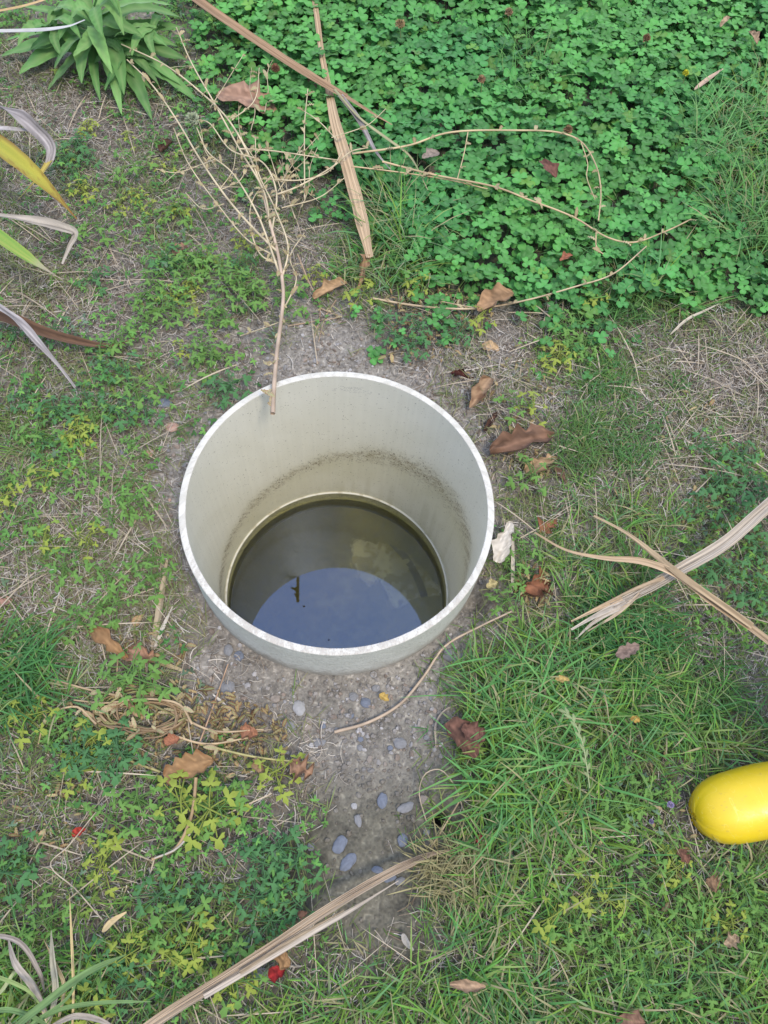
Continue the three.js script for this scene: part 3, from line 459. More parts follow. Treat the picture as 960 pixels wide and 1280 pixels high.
// ------------------------------------------------------------------ leafy weed in the top left corner
function lanceLeaf(b, p0, p1, w, arch, c, roll, bow = 0) {           // folded lance-shaped leaf from p0 to p1
  const d = p1.clone().sub(p0), l = d.length(), s = new THREE.Vector3().crossVectors(d, V(0, 1, 0)).normalize(); s.y += roll; let pr = null; const N = 14;
  for (let k = 0; k <= N; k++) {
    const t = k / N, p = p0.clone().addScaledVector(d, t); p.y += arch * Math.sin(Math.PI * t); p.addScaledVector(s, bow * Math.sin(Math.PI * t)); const ww = 0.5 * w * Math.pow(Math.sin(Math.PI * Math.pow(clamp(t * 0.97 + 0.03), 0.85)), 0.8) * (1 + 0.1 * (k % 2)) + 0.0006, row = [];
    for (let j = -2; j <= 2; j++) { const q = j / 2, up = 0.22 * Math.abs(q) * ww + 0.0012 * Math.sin(t * 26 + j) * Math.abs(q); row.push(b.v(p.x + s.x * q * ww, p.y + s.y * q * ww + up, p.z + s.z * q * ww, j ? tint(c, (k % 2 ? 0.84 : 1) * (0.9 + 0.2 * hash3(k, j, 5))) : mix3(c, [0.28, 0.42, 0.16], 0.5))); }
    if (pr) for (let j = 0; j < 4; j++) b.q(pr[j], pr[j + 1], row[j + 1], row[j]); pr = row;
  }
}
{
  const base = P3(120, 60, 0); base.y = height(base.x, base.z);
  const o = thing('leafy_weed', 'tall leafy weed with long lance-shaped green leaves in the top left corner', 'plant', base), top = P3(118, 8, 0.15);
  const sb = new Buf(base); tube(sb, [base, base.clone().lerp(top, 0.5).add(V(0.006, 0, 0)), top], 0.0035, 0.0022, [0.16, 0.30, 0.09], 7); mesh('stem', sb.geo(), woodMat, o);
  const spec = [[155, 118, 0.045, 24], [152, 143, 0.03, 17], [125, 126, 0.035, 12], [68, 85, 0.06, 22], [38, 62, 0.05, 24], [178, 45, 0.10, 22], [228, 34, 0.06, 24], [220, 8, 0.11, 22], [92, 70, 0.085, 17], [62, 20, 0.09, 20], [155, 44, 0.125, 18], [88, 28, 0.12, 18], [102, 104, 0.05, 20], [140, 92, 0.085, 19], [70, 60, 0.07, 18], [168, 96, 0.04, 20], [30, 8, 0.08, 18], [190, 150, 0.02, 22], [232, 110, 0.02, 22], [222, 58, 0.04, 22], [128, 45, 0.14, 16], [150, 18, 0.15, 15], [190, -20, 0.12, 20], [60, -18, 0.1, 20], [8, 50, 0.03, 22], [205, 100, 0.03, 19], [226, 22, 0.075, 30], [234, 75, 0.03, 28], [24, 92, 0.02, 26], [2, 70, 0.02, 26], [60, 112, 0.015, 20], [250, 130, 0.01, 22]], R = rng(81);
  spec.forEach(([x, y, h, w], k) => { const t = clamp((h - 0.01) / 0.13, 0.25, 1), p0 = base.clone().lerp(top, t), p1 = P3(x, y, h), b = new Buf(base); lanceLeaf(b, p0, p1, w * 0.00122, 0.006 + 0.022 * R(), tint(mix3([0.12, 0.30, 0.08], [0.23, 0.44, 0.13], R()), 0.75 + 0.45 * R()), (R() - 0.5) * 0.9, (R() - 0.5) * 0.03); mesh('leaf', b.geo(), leafMat, o); });
  for (const [sx, sy, sh, n] of [[52, 26, 0.10, 9], [196, 34, 0.09, 10], [158, 70, 0.07, 8]]) {          // side shoots
    const tp = P3(sx, sy, sh), b0 = new Buf(base); tube(b0, [base, base.clone().lerp(tp, 0.55).add(V(0, -0.012, 0)), tp], 0.0022, 0.0014, [0.18, 0.32, 0.1], 6); mesh('stem', b0.geo(), woodMat, o);
    for (let k = 0; k < n; k++) { const az = k * 2.4 + R(), l = mix(0.035, 0.085, R()), p0 = tp.clone().lerp(base, 0.35 * R()), p1 = p0.clone().add(V(l * Math.cos(az), mix(-0.05, 0.012, R()), l * Math.sin(az))), b = new Buf(base); p1.y = Math.max(p1.y, height(p1.x, p1.z) + 0.006); lanceLeaf(b, p0, p1, mix(0.012, 0.021, R()), 0.004 + 0.016 * R(), tint(mix3([0.12, 0.30, 0.08], [0.22, 0.43, 0.13], R()), 0.7 + 0.45 * R()), (R() - 0.5), (R() - 0.5) * 0.02); mesh('leaf', b.geo(), leafMat, o); }
  }
}

// ------------------------------------------------------------------ long flax leaves, dead and living
const straw = (base, k = 0.45) => (t, q, n, f) => { const line = hash3(Math.round(q * 97), 5, Math.round(base[0] * 999)); return tint(base, (1 - k + 1.7 * k * n + 0.3 * (f - 0.5)) * (line < 0.3 ? mix(0.66, 1.05, smooth(0.35, 0.75, noise2(t * 6, q * 40, 7))) : 1.03)); };
function flax(name, label, category, pieces) {              // first piece is the leaf itself, the others its split fibres
  const p0 = path(pieces[0].p)[0], o = thing(name, label, category, p0);
  pieces.forEach((s, k) => { const b = new Buf(p0); strap(b, path(s.p), { seed: 900 + s.p[0][0] + k * 13, ...s }); mesh(s.name || (k ? 'split_fibre' : 'leaf_blade'), b.geo(), s.mat || dryMat, o); });
  return o;
}
const BROWN = [0.36, 0.235, 0.14], TAN = [0.52, 0.38, 0.235], PALE = [0.50, 0.43, 0.34], GREY = [0.40, 0.36, 0.34];
const taper = (a, b, c) => t => mix(t < 0.12 ? mix(a, 1, t / 0.12) : 1, b, smooth(c, 1, t));
flax('dead_flax_leaf', 'long brown dead flax leaf lying diagonally across the clover at the top', 'dead leaf', [
  { p: [[215, -22, 0.06], [262, 12, 0.062], [310, 45, 0.062], [360, 78, 0.060], [400, 103, 0.060], [432, 122, 0.058]], w: 0.0185, k: 23, fold: 0.3, col: straw(BROWN), profile: taper(1, 0.75, 0.6) },
  { p: [[425, 116, 0.058], [452, 134, 0.058], [490, 156, 0.056]], w: 0.009, k: 5, col: straw(BROWN), profile: taper(1, 0.25, 0.3) },
  { p: [[425, 120, 0.058], [448, 150, 0.056], [470, 190, 0.052], [488, 212, 0.05]], w: 0.010, k: 5, col: straw(GREY), profile: taper(1, 0.2, 0.3) },
  { p: [[418, 112, 0.06], [450, 148, 0.06], [490, 178, 0.056], [512, 195, 0.052], [535, 238, 0.05]], w: 0.005, k: 4, col: straw([0.38, 0.36, 0.2]), profile: taper(1, 0.3, 0.5) }]);
flax('dead_flax_leaf', 'broad tan dead flax leaf running down through the clover towards the pipe', 'dead leaf', [
  { p: [[388, -30, 0.055], [396, 20, 0.055], [402, 66, 0.05], [410, 108, 0.046], [418, 150, 0.054], [432, 200, 0.054], [447, 255, 0.05], [462, 322, 0.045]], w: 0.020, k: 23, n: 60, fold: 0.22, col: straw(TAN), profile: t => mix(0.5, 1.08, smooth(0.3, 0.75, t)) * (1 - 0.45 * smooth(0.9, 1, t)) },
  { p: [[456, 318, 0.045], [455, 338, 0.03], [447, 362, 0.012]], name: 'leaf_tip', w: 0.017, k: 7, n: 14, twist: 0.9, col: straw([0.33, 0.2, 0.11]), profile: taper(1, 0.3, 0.3) }]);
flax('dead_flax_leaf', 'broad pale dead flax leaf with a frayed end, in the cross at the right edge', 'dead leaf', [
  { p: [[1010, 592, 0.08], [960, 632, 0.075], [905, 680, 0.07], [850, 712, 0.064], [805, 738, 0.055], [765, 758, 0.048]], w: 0.0165, k: 23, n: 50, fold: 0.2, rib: 0.0022, col: straw(PALE, 0.5), profile: taper(1, 0.62, 0.45) },
  { p: [[778, 748, 0.052], [745, 762, 0.042], [714, 777, 0.035]], w: 0.006, k: 5, col: straw(TAN), profile: taper(1, 0.4, 0.3) }, { p: [[782, 752, 0.052], [748, 768, 0.044], [714, 787, 0.035]], w: 0.007, k: 5, col: straw(PALE), profile: taper(1, 0.4, 0.3) },
  { p: [[782, 757, 0.05], [745, 776, 0.04], [719, 799, 0.03]], w: 0.0055, k: 5, col: straw(PALE), profile: taper(1, 0.3, 0.3) }, { p: [[830, 722, 0.064], [790, 738, 0.056], [748, 758, 0.048]], w: 0.005, k: 4, col: straw([0.4, 0.3, 0.19]), profile: taper(1, 0.3, 0.3) }, { p: [[800, 742, 0.056], [770, 768, 0.046], [735, 789, 0.036]], w: 0.0045, k: 4, col: straw([0.44, 0.34, 0.23]), profile: taper(1, 0.3, 0.4) }]);
flax('dead_flax_leaf', 'narrow tan dead flax leaf crossing over the broad pale one at the right edge', 'dead leaf', [
  { p: [[668, 666, 0.03], [708, 688, 0.05], [755, 698, 0.068], [800, 702, 0.075], [840, 716, 0.078], [895, 757, 0.078], [940, 787, 0.075], [990, 826, 0.07]], w: 0.0092, k: 9, n: 60, fold: 0.5, col: straw(TAN), profile: t => mix(0.3, 1.1, smooth(0, 0.6, t)) },
  { p: [[742, 645, 0.03], [782, 666, 0.05], [818, 694, 0.07], [845, 716, 0.082], [892, 750, 0.084], [940, 783, 0.08]], w: 0.009, k: 7, fold: 0.5, col: straw([0.47, 0.35, 0.21]), profile: t => mix(0.35, 1, smooth(0, 0.5, t)) }]);
flax('dead_flax_leaf', 'long pale split flax leaf lying across the damp soil at the bottom', 'dead leaf', [
  { p: [[150, 1310, 0.04], [205, 1270, 0.045], [265, 1232, 0.045], [330, 1190, 0.042], [400, 1143, 0.034], [460, 1106, 0.026], [510, 1080, 0.022], [545, 1066, 0.02], [600, 1060, 0.026]], w: 0.0098, k: 23, n: 64, fold: 0.25, rib: 0.002, col: straw([0.46, 0.36, 0.25], 0.5), profile: t => mix(1.15, 0.85, t) * (1 - 0.88 * smooth(0.74, 0.97, t)) },
  { p: [[255, 1246, 0.05], [330, 1202, 0.046], [390, 1166, 0.038], [445, 1134, 0.026], [498, 1101, 0.014]], w: 0.005, k: 7, fold: 0.3, col: straw(PALE), profile: t => 1 - 0.8 * smooth(0.6, 1, t) },
  { p: [[300, 1216, 0.05], [370, 1172, 0.042], [430, 1138, 0.032]], w: 0.0035, k: 5, col: straw([0.4, 0.31, 0.2]), profile: t => 1 - 0.7 * smooth(0.5, 1, t) }]);
flax('flax_leaf', 'yellow flax leaf with brown edges drooping in from the left edge', 'leaf', [
  { p: [[-60, 150, 0.16], [-10, 178, 0.17], [35, 212, 0.165], [70, 245, 0.15], [96, 274, 0.13]], w: 0.030, k: 11, fold: 0.45, mat: leafMat, name: 'leaf_blade', col: (t, q, n, f) => mix3(mix3([0.55, 0.47, 0.06], [0.30, 0.36, 0.06], clamp(0.5 * n + 0.3 * (1 - t))), [0.25, 0.13, 0.04], clamp(smooth(0.45, 1, Math.abs(q)) * 0.8 * (0.4 + n) + smooth(0.5, 1, t) * (0.45 + 0.7 * n) + (f > 0.74 ? 0.45 : 0))), profile: t => 1 - 0.93 * smooth(0.3, 1, t) },
  { p: [[66, 196, 0.10], [58, 208, 0.10], [46, 224, 0.09], [28, 244, 0.06], [14, 258, 0.03]], name: 'curled_tip', w: 0.009, k: 7, mat: leafMat, col: straw([0.5, 0.4, 0.1]), profile: taper(0.6, 0.2, 0.3) }]);
flax('flax_leaf', 'grey twisted dry flax leaf at the left edge above the yellow one', 'dead leaf', [
  { p: [[-50, 122, 0.12], [-5, 134, 0.125], [25, 146, 0.125], [48, 164, 0.12], [63, 184, 0.11], [60, 204, 0.10], [52, 216, 0.09]], w: 0.021, k: 9, twist: 0.8, col: straw(GREY, 0.55), profile: taper(1, 0.3, 0.5) },
  { p: [[-50, 160, 0.11], [-5, 161, 0.11], [30, 163, 0.11], [58, 168, 0.105]], w: 0.010, k: 5, col: straw([0.5, 0.47, 0.45]), profile: taper(1, 0.3, 0.4) }]);
flax('flax_leaf', 'thin whitish dry flax leaf with a hooked tip at the left edge', 'dead leaf', [
  { p: [[-45, 266, 0.11], [-5, 270, 0.11], [40, 276, 0.105], [78, 284, 0.10], [94, 292, 0.09], [86, 310, 0.075], [78, 330, 0.06]], w: 0.015, k: 7, twist: 0.5, col: straw([0.46, 0.41, 0.34], 0.6), profile: taper(0.7, 0.25, 0.35) }]);
flax('flax_leaf', 'green flax leaf with a bleached tip at the left edge', 'leaf', [
  { p: [[-50, 258, 0.13], [-8, 292, 0.13], [28, 318, 0.115], [52, 334, 0.10], [78, 350, 0.07]], w: 0.019, k: 9, fold: 0.5, mat: leafMat, col: (t, q, n) => mix3(mix3([0.16, 0.36, 0.06], [0.45, 0.5, 0.12], n), [0.55, 0.48, 0.36], smooth(0.55, 0.85, t)), profile: t => 1 - 0.9 * smooth(0.35, 1, t) }]);
flax('flax_leaf', 'pale grey dry flax leaf pointing down to the weeds, lowest at the left edge', 'dead leaf', [
  { p: [[-40, 360, 0.10], [0, 386, 0.10], [25, 404, 0.095], [50, 430, 0.08], [72, 455, 0.06], [94, 484, 0.03]], w: 0.013, k: 9, twist: 0.7, twists: 2, col: straw([0.40, 0.37, 0.355], 0.7), profile: taper(0.8, 0.25, 0.35) }]);
flax('flax_leaf', 'dark brown dead flax leaf lying on the weeds at the left edge', 'dead leaf', [
  { p: [[-30, 388, 0.06], [18, 402, 0.055], [55, 417, 0.045], [100, 429, 0.03], [140, 433, 0.022], [168, 424, 0.02]], w: 0.018, k: 9, fold: 0.6, col: straw([0.15, 0.085, 0.05], 0.5), profile: t => 1 - 0.8 * smooth(0.35, 1, t) }]);
flax('flax_leaf', 'thin grey leaf lying over the leafy weed in the top left corner', 'dead leaf', [
  { p: [[-40, 40, 0.13], [10, 40, 0.135], [55, 38, 0.14], [85, 33, 0.14], [106, 25, 0.135]], w: 0.0085, k: 5, col: straw([0.5, 0.5, 0.48], 0.3), profile: taper(1, 0.3, 0.5) }]);
flax('flax_leaf', 'thin tan leaf at the very top left corner', 'dead leaf', [
  { p: [[-40, 20, 0.12], [8, 13, 0.125], [40, 5, 0.125], [75, -8, 0.12]], w: 0.006, k: 5, col: straw([0.5, 0.36, 0.18], 0.3) }]);

// ------------------------------------------------------------------ dead branching stalk that hangs over the rim
function bract(b, p, s, R, c) { const az = R() * 6.283, l = s * (0.7 + 0.6 * R()), d = V(Math.cos(az), (R() - 0.3) * 0.9, Math.sin(az)); lanceLeaf(b, p, p.clone().addScaledVector(d, l), l * (0.16 + 0.26 * R()), 0.15 * l, c, R() - 0.5); }
function stemThing(name, label, category, lines, o) {       // lines: [[px, py, h]...], r0, r1
  const p0 = path(lines[0].p)[0], g = thing(name, label, category, p0), R = rng(o.seed);
  lines.forEach((l, k) => {
    if (k && o.thin) { l.r0 *= o.thin; l.r1 *= o.thin; } const pts = path(l.p), b = new Buf(p0), cc = l.c || o.c; if (k) pts.forEach((q, i) => { if (i) { q.x += (R() - 0.5) * 0.006; q.z += (R() - 0.5) * 0.006; } });
    tube(b, pts, l.r0, l.r1, t => tint(cc, 0.75 + 0.5 * noise2(t * 30, k, o.seed)), 6);
    const m = mesh(k ? 'branch' : 'main_stem', b.geo(), woodMat, g);
    if (o.nodes) { const cv = new THREE.CatmullRomCurve3(pts), n = Math.max(2, Math.round(cv.getLength() / o.nodes)); for (let i = 0; i < n; i++) { const q = cv.getPoint((i + 0.3 + 0.6 * R()) / n), e = new Buf(p0); bract(e, q, o.bract * (0.6 + 0.7 * R()), R, tint(mix3([0.52, 0.42, 0.26], [0.34, 0.23, 0.13], R()), 0.8 + 0.4 * R())); if (R() < 0.6) bract(e, q, o.bract * 0.6, R, tint([0.45, 0.36, 0.22], 0.8 + 0.4 * R())); mesh('dried_leaf', e.geo(), dryMat, m); } }
  });
  return g;
}
const DST = [0.52, 0.435, 0.275];
function tangle() { const R = rng(340), o = []; for (let k = 0; k < 16; k++) { let x = mix(240, 420, R()), y = mix(130, 290, R()), a = R() < 0.6 ? -2.2 + R() * 1.4 : R() * 6.28, h = mix(0.03, 0.07, R()); const p = []; for (let i = 0; i < 4; i++) { p.push([x, y, h + 0.01 * R()]); x += 26 * Math.cos(a); y += 26 * Math.sin(a); a += (R() - 0.5) * 1.1; } o.push({ p, r0: 0.0011, r1: 0.0006, c: tint(DST, 0.8 + 0.35 * R()) }); } return o; }
stemThing('dead_stalk', 'dry branching straw-coloured weed stalk whose broken end hangs over the rim of the pipe', 'dead stalk', [
  { p: [[341, 517, 0.112], [342, 490, 0.110], [346, 440, 0.085], [352, 395, 0.07], [354, 365, 0.066], [348, 320, 0.064], [338, 280, 0.064], [330, 245, 0.064]], r0: 0.0033, r1: 0.0025, c: [0.46, 0.35, 0.25] },
  { p: [[347, 315, 0.064], [320, 290, 0.07], [285, 250, 0.078], [252, 200, 0.082], [218, 150, 0.082], [190, 105, 0.08], [160, 76, 0.075]], r0: 0.0026, r1: 0.0014 },
  { p: [[338, 285, 0.064], [328, 240, 0.07], [300, 185, 0.075], [270, 130, 0.08], [240, 78, 0.08], [222, 34, 0.075]], r0: 0.0024, r1: 0.0013 },
  { p: [[332, 250, 0.064], [312, 200, 0.072], [286, 148, 0.08], [250, 112, 0.082], [205, 82, 0.085], [152, 54, 0.085]], r0: 0.0024, r1: 0.0014 },
  { p: [[340, 290, 0.064], [343, 240, 0.075], [330, 202, 0.08], [292, 188, 0.08], [262, 152, 0.07], [240, 150, 0.06]], r0: 0.002, r1: 0.001 },
  { p: [[330, 248, 0.064], [368, 236, 0.07], [415, 208, 0.072], [442, 188, 0.07], [460, 184, 0.068]], r0: 0.0021, r1: 0.0011 },
  { p: [[300, 186, 0.075], [340, 187, 0.075], [395, 196, 0.07], [432, 200, 0.065]], r0: 0.0018, r1: 0.001 },
  { p: [[335, 224, 0.065], [378, 226, 0.07], [410, 216, 0.072], [428, 190, 0.07]], r0: 0.0016, r1: 0.0009 },
  { p: [[381, 250, 0.05], [382, 190, 0.065], [380, 150, 0.07], [386, 112, 0.07]], r0: 0.0016, r1: 0.0009 },
  { p: [[422, 176, 0.06], [398, 152, 0.065], [374, 134, 0.065]], r0: 0.0014, r1: 0.0009 },
  { p: [[352, 330, 0.06], [330, 320, 0.06], [315, 285, 0.06], [318, 250, 0.06], [340, 215, 0.06]], r0: 0.0018, r1: 0.001 },
  { p: [[353, 390, 0.066], [370, 350, 0.055], [364, 320, 0.05], [380, 290, 0.04]], r0: 0.0016, r1: 0.0009 },
  { p: [[290, 150, 0.08], [316, 128, 0.08], [322, 85, 0.075]], r0: 0.0014, r1: 0.0008 },
  { p: [[352, 260, 0.06], [400, 245, 0.055], [430, 222, 0.06]], r0: 0.0014, r1: 0.0008 },
  { p: [[346, 452, 0.09], [335, 458, 0.10], [326, 452, 0.10]], r0: 0.0012, r1: 0.0006 },
  { p: [[342, 496, 0.107], [333, 492, 0.112], [330, 488, 0.115]], r0: 0.0014, r1: 0.0008 },
  { p: [[300, 420, 0.02], [330, 412, 0.05], [352, 402, 0.065]], r0: 0.001, r1: 0.0009 },
  { p: [[280, 255, 0.07], [256, 262, 0.06], [232, 240, 0.05]], r0: 0.0012, r1: 0.0008 }, { p: [[350, 345, 0.062], [336, 300, 0.068], [322, 262, 0.072], [290, 215, 0.078], [262, 190, 0.075], [246, 160, 0.07]], r0: 0.0024, r1: 0.0011 }, { p: [[352, 350, 0.062], [358, 310, 0.07], [345, 262, 0.074], [322, 215, 0.07], [318, 170, 0.06]], r0: 0.002, r1: 0.001 }, { p: [[343, 320, 0.062], [312, 300, 0.06], [275, 262, 0.066], [236, 205, 0.066], [215, 160, 0.06]], r0: 0.0018, r1: 0.0009 }, ...tangle()], { c: DST, seed: 301, nodes: 0.036, bract: 0.012, thin: 0.8 });
stemThing('dry_vine', 'upper dry vine runner arching over the clover to a hooked end', 'dry vine', [
  { p: [[440, 192, 0.06], [510, 182, 0.062], [560, 166, 0.064], [640, 163, 0.066], [700, 166, 0.066], [726, 177, 0.064], [745, 207, 0.062], [751, 240, 0.06], [748, 276, 0.056]], r0: 0.0018, r1: 0.0012 },
  { p: [[726, 177, 0.064], [735, 205, 0.06], [733, 222, 0.06], [742, 250, 0.058]], r0: 0.001, r1: 0.0008 }, { p: [[585, 165, 0.064], [580, 192, 0.06], [572, 225, 0.055]], r0: 0.001, r1: 0.0008 }], { c: [0.50, 0.39, 0.22], seed: 302, nodes: 0.055, bract: 0.011 });
stemThing('dry_vine', 'middle dry vine runner with small pods crossing the clover', 'dry vine', [
  { p: [[478, 202, 0.058], [540, 218, 0.06], [620, 234, 0.062], [662, 250, 0.062], [718, 272, 0.06], [760, 297, 0.058], [790, 303, 0.058], [830, 290, 0.058], [864, 274, 0.056]], r0: 0.0017, r1: 0.0012 },
  { p: [[440, 208, 0.056], [500, 214, 0.056], [560, 224, 0.056], [610, 236, 0.056]], r0: 0.0012, r1: 0.0009 }, { p: [[745, 290, 0.058], [748, 312, 0.055], [752, 318, 0.053]], r0: 0.0012, r1: 0.0008 }], { c: [0.50, 0.37, 0.21], seed: 303, nodes: 0.05, bract: 0.014 });
stemThing('dry_vine', 'lower dry vine runner along the front edge of the clover', 'dry vine', [
  { p: [[466, 373, 0.02], [520, 382, 0.022], [590, 386, 0.026], [650, 377, 0.034], [720, 358, 0.045], [765, 343, 0.05], [808, 308, 0.055]], r0: 0.0018, r1: 0.0011 },
  { p: [[600, 386, 0.026], [560, 380, 0.022], [535, 372, 0.02]], r0: 0.001, r1: 0.0008 }], { c: [0.48, 0.37, 0.23], seed: 304, nodes: 0.06, bract: 0.012 });
stemThing('dry_twig', 'bent brown dry stem lying on the bare soil below the right side of the pipe', 'twig', [
  { p: [[418, 915, 0.004], [460, 903, 0.005], [500, 880, 0.006], [530, 845, 0.007], [556, 808, 0.012], [600, 783, 0.018], [642, 763, 0.022]], r0: 0.0021, r1: 0.0012 }], { c: [0.44, 0.34, 0.24], seed: 305 });
stemThing('dry_twig', 'fine branching dead twigs on the bare soil just behind the pipe', 'twig', [
  { p: [[372, 318, 0.02], [385, 350, 0.02], [400, 385, 0.012], [392, 430, 0.006]], r0: 0.0014, r1: 0.0009 }, { p: [[400, 385, 0.012], [425, 400, 0.008]], r0: 0.001, r1: 0.0006 }, { p: [[420, 375, 0.014], [405, 400, 0.008], [398, 432, 0.004]], r0: 0.001, r1: 0.0006 }, { p: [[360, 408, 0.012], [395, 404, 0.008], [428, 402, 0.006]], r0: 0.0012, r1: 0.0008 }], { c: [0.36, 0.26, 0.17], seed: 306, nodes: 0.05, bract: 0.008 });
stemThing('dry_twig', 'tan bent stalk among the yellow-green rosettes at the lower left', 'twig', [
  { p: [[245, 972, 0.03], [242, 1005, 0.03], [236, 1030, 0.025], [218, 1062, 0.015], [190, 1074, 0.01]], r0: 0.0022, r1: 0.0016 }, { p: [[190, 1074, 0.01], [225, 1058, 0.018], [243, 1035, 0.02]], r0: 0.0012, r1: 0.0014, c: [0.42, 0.37, 0.3] }], { c: [0.36, 0.25, 0.13], seed: 307 });
stemThing('dry_twig', 'thin red-brown straight twig lying across the soil left of the coiled stems', 'twig', [
  { p: [[242, 948, 0.01], [262, 895, 0.012], [285, 830, 0.012]], r0: 0.0011, r1: 0.0008 }], { c: [0.40, 0.26, 0.16], seed: 308 });
stemThing('dry_twig', 'pale thin bent straw in the thatch at the lower left', 'twig', [
  { p: [[128, 1150, 0.012], [95, 1112, 0.015], [63, 1080, 0.018], [85, 1058, 0.018], [120, 1015, 0.015]], r0: 0.0008, r1: 0.0006 }], { c: [0.42, 0.35, 0.25], seed: 309 });
stemThing('dry_twig', 'pale thin straight straw lying on the thatch behind the pipe to the right', 'twig', [
  { p: [[552, 467, 0.008], [600, 460, 0.012], [652, 450, 0.012]], r0: 0.001, r1: 0.0008 }], { c: [0.62, 0.56, 0.46], seed: 310 });
stemThing('dry_twig', 'thin looping straw over the damp soil beside the small dark hole', 'twig', [
  { p: [[533, 1028, 0.005], [524, 990, 0.018], [532, 967, 0.026], [550, 962, 0.03], [568, 982, 0.024], [580, 1015, 0.012]], r0: 0.0009, r1: 0.0007 }, { p: [[538, 1060, 0.006], [556, 1030, 0.012], [575, 1000, 0.014]], r0: 0.0012, r1: 0.0009, c: [0.45, 0.33, 0.2] }], { c: [0.36, 0.29, 0.2], seed: 311 });
{
  const lines = [], R = rng(320), P = (a, rx, ry, cx, cy) => [cx + rx * Math.cos(a), cy + ry * Math.sin(a), 0.012 + 0.012 * R()];
  for (let k = 0; k < 17; k++) { const a0 = R() * 6.28, n = 9, p = [], rx = 36 + 26 * R(), ry = 14 + 14 * R(), cx = 183 + 14 * (R() - 0.5), cy = 893 + 10 * (R() - 0.5), span = 3 + 2.6 * R(); for (let i = 0; i <= n; i++) p.push(P(a0 + span * i / n, rx, ry, cx, cy)); lines.push({ p, r0: 0.0015, r1: 0.0009, c: tint(R() < 0.3 ? [0.24, 0.22, 0.09] : [0.27, 0.185, 0.10], 0.8 + 0.4 * R()) }); }
  for (const p of [[[165, 885, 0.02], [150, 860, 0.025], [148, 820, 0.02]], [[215, 890, 0.015], [265, 915, 0.02], [330, 910, 0.012]], [[205, 915, 0.015], [260, 930, 0.015], [310, 925, 0.012]], [[120, 905, 0.02], [95, 885, 0.02], [60, 900, 0.015], [45, 930, 0.01]], [[240, 905, 0.02], [225, 880, 0.03], [180, 873, 0.03], [130, 880, 0.02], [95, 875, 0.015]], [[150, 870, 0.02], [110, 862, 0.02], [62, 850, 0.02]], [[250, 930, 0.012], [320, 948, 0.012], [395, 955, 0.008]], [[200, 965, 0.01], [155, 940, 0.014], [140, 915, 0.02]]]) lines.push({ p, r0: 0.0016, r1: 0.001, c: tint(R() < 0.5 ? [0.38, 0.34, 0.14] : [0.42, 0.31, 0.18], 0.85 + 0.3 * R()) });
  stemThing('creeping_stems', 'coil of withered creeping stems lying on the ground left below the pipe', 'creeper', lines, { c: DST, seed: 321, nodes: 0.08, bract: 0.011 });
}
function dryBlade(label, p, w, c) { flax('dry_grass_blade', label, 'dry grass', [{ p, w, k: 5, n: 18, fold: 0.3, rib: 0.0004, col: straw(c, 0.25), profile: t => 0.25 + 0.75 * Math.sin(Math.PI * Math.pow(t, 0.7)) }]); }
dryBlade('tall tan dry grass blade pointing up on the thatch left of the pipe', [[190, 814, 0.006], [198, 768, 0.012], [204, 730, 0.014], [210, 692, 0.01]], 0.0085, [0.46, 0.37, 0.24]);
dryBlade('short pale dry grass blade beside the taller tan one left of the pipe', [[193, 812, 0.008], [203, 786, 0.012], [216, 758, 0.01]], 0.0055, [0.58, 0.52, 0.42]);
dryBlade('pale straw blade on the soil between brown leaf and pipe foot', [[170, 818, 0.012], [205, 830, 0.012], [240, 842, 0.008]], 0.006, [0.48, 0.38, 0.22]);
dryBlade('short white straw splinter on the soil left below the pipe', [[266, 868, 0.006], [280, 880, 0.006], [292, 894, 0.004]], 0.003, [0.62, 0.57, 0.48]);
dryBlade('pink brown pair of dry reed pieces in the clover at the upper right', [[868, 112, 0.055], [885, 99, 0.058], [904, 86, 0.058]], 0.009, [0.5, 0.36, 0.26]);
dryBlade('pale curved dry blade over the thatch at the right below the clover', [[838, 418, 0.02], [858, 400, 0.03], [882, 388, 0.03], [898, 380, 0.03]], 0.0045, [0.52, 0.45, 0.34]);
dryBlade('tan straw blade lying in the grass at the lower left above the flax clump', [[128, 1165, 0.02], [140, 1152, 0.022], [158, 1140, 0.02]], 0.0065, [0.55, 0.42, 0.22]);
dryBlade('short grey dry piece on the damp soil below the long split leaf', [[503, 1167, 0.006], [508, 1178, 0.006], [517, 1188, 0.004]], 0.007, [0.36, 0.33, 0.28]);
dryBlade('bent pale straw with forked end right of the bottom of the pipe', [[545, 935, 0.004], [545, 905, 0.007], [556, 888, 0.008], [580, 878, 0.008]], 0.0028, [0.38, 0.32, 0.25]);
dryBlade('whitish upright straw leaning by the pale leaf right of the pipe', [[640, 742, 0.01], [641, 715, 0.02], [641, 685, 0.025], [642, 660, 0.02]], 0.005, [0.6, 0.52, 0.4]);

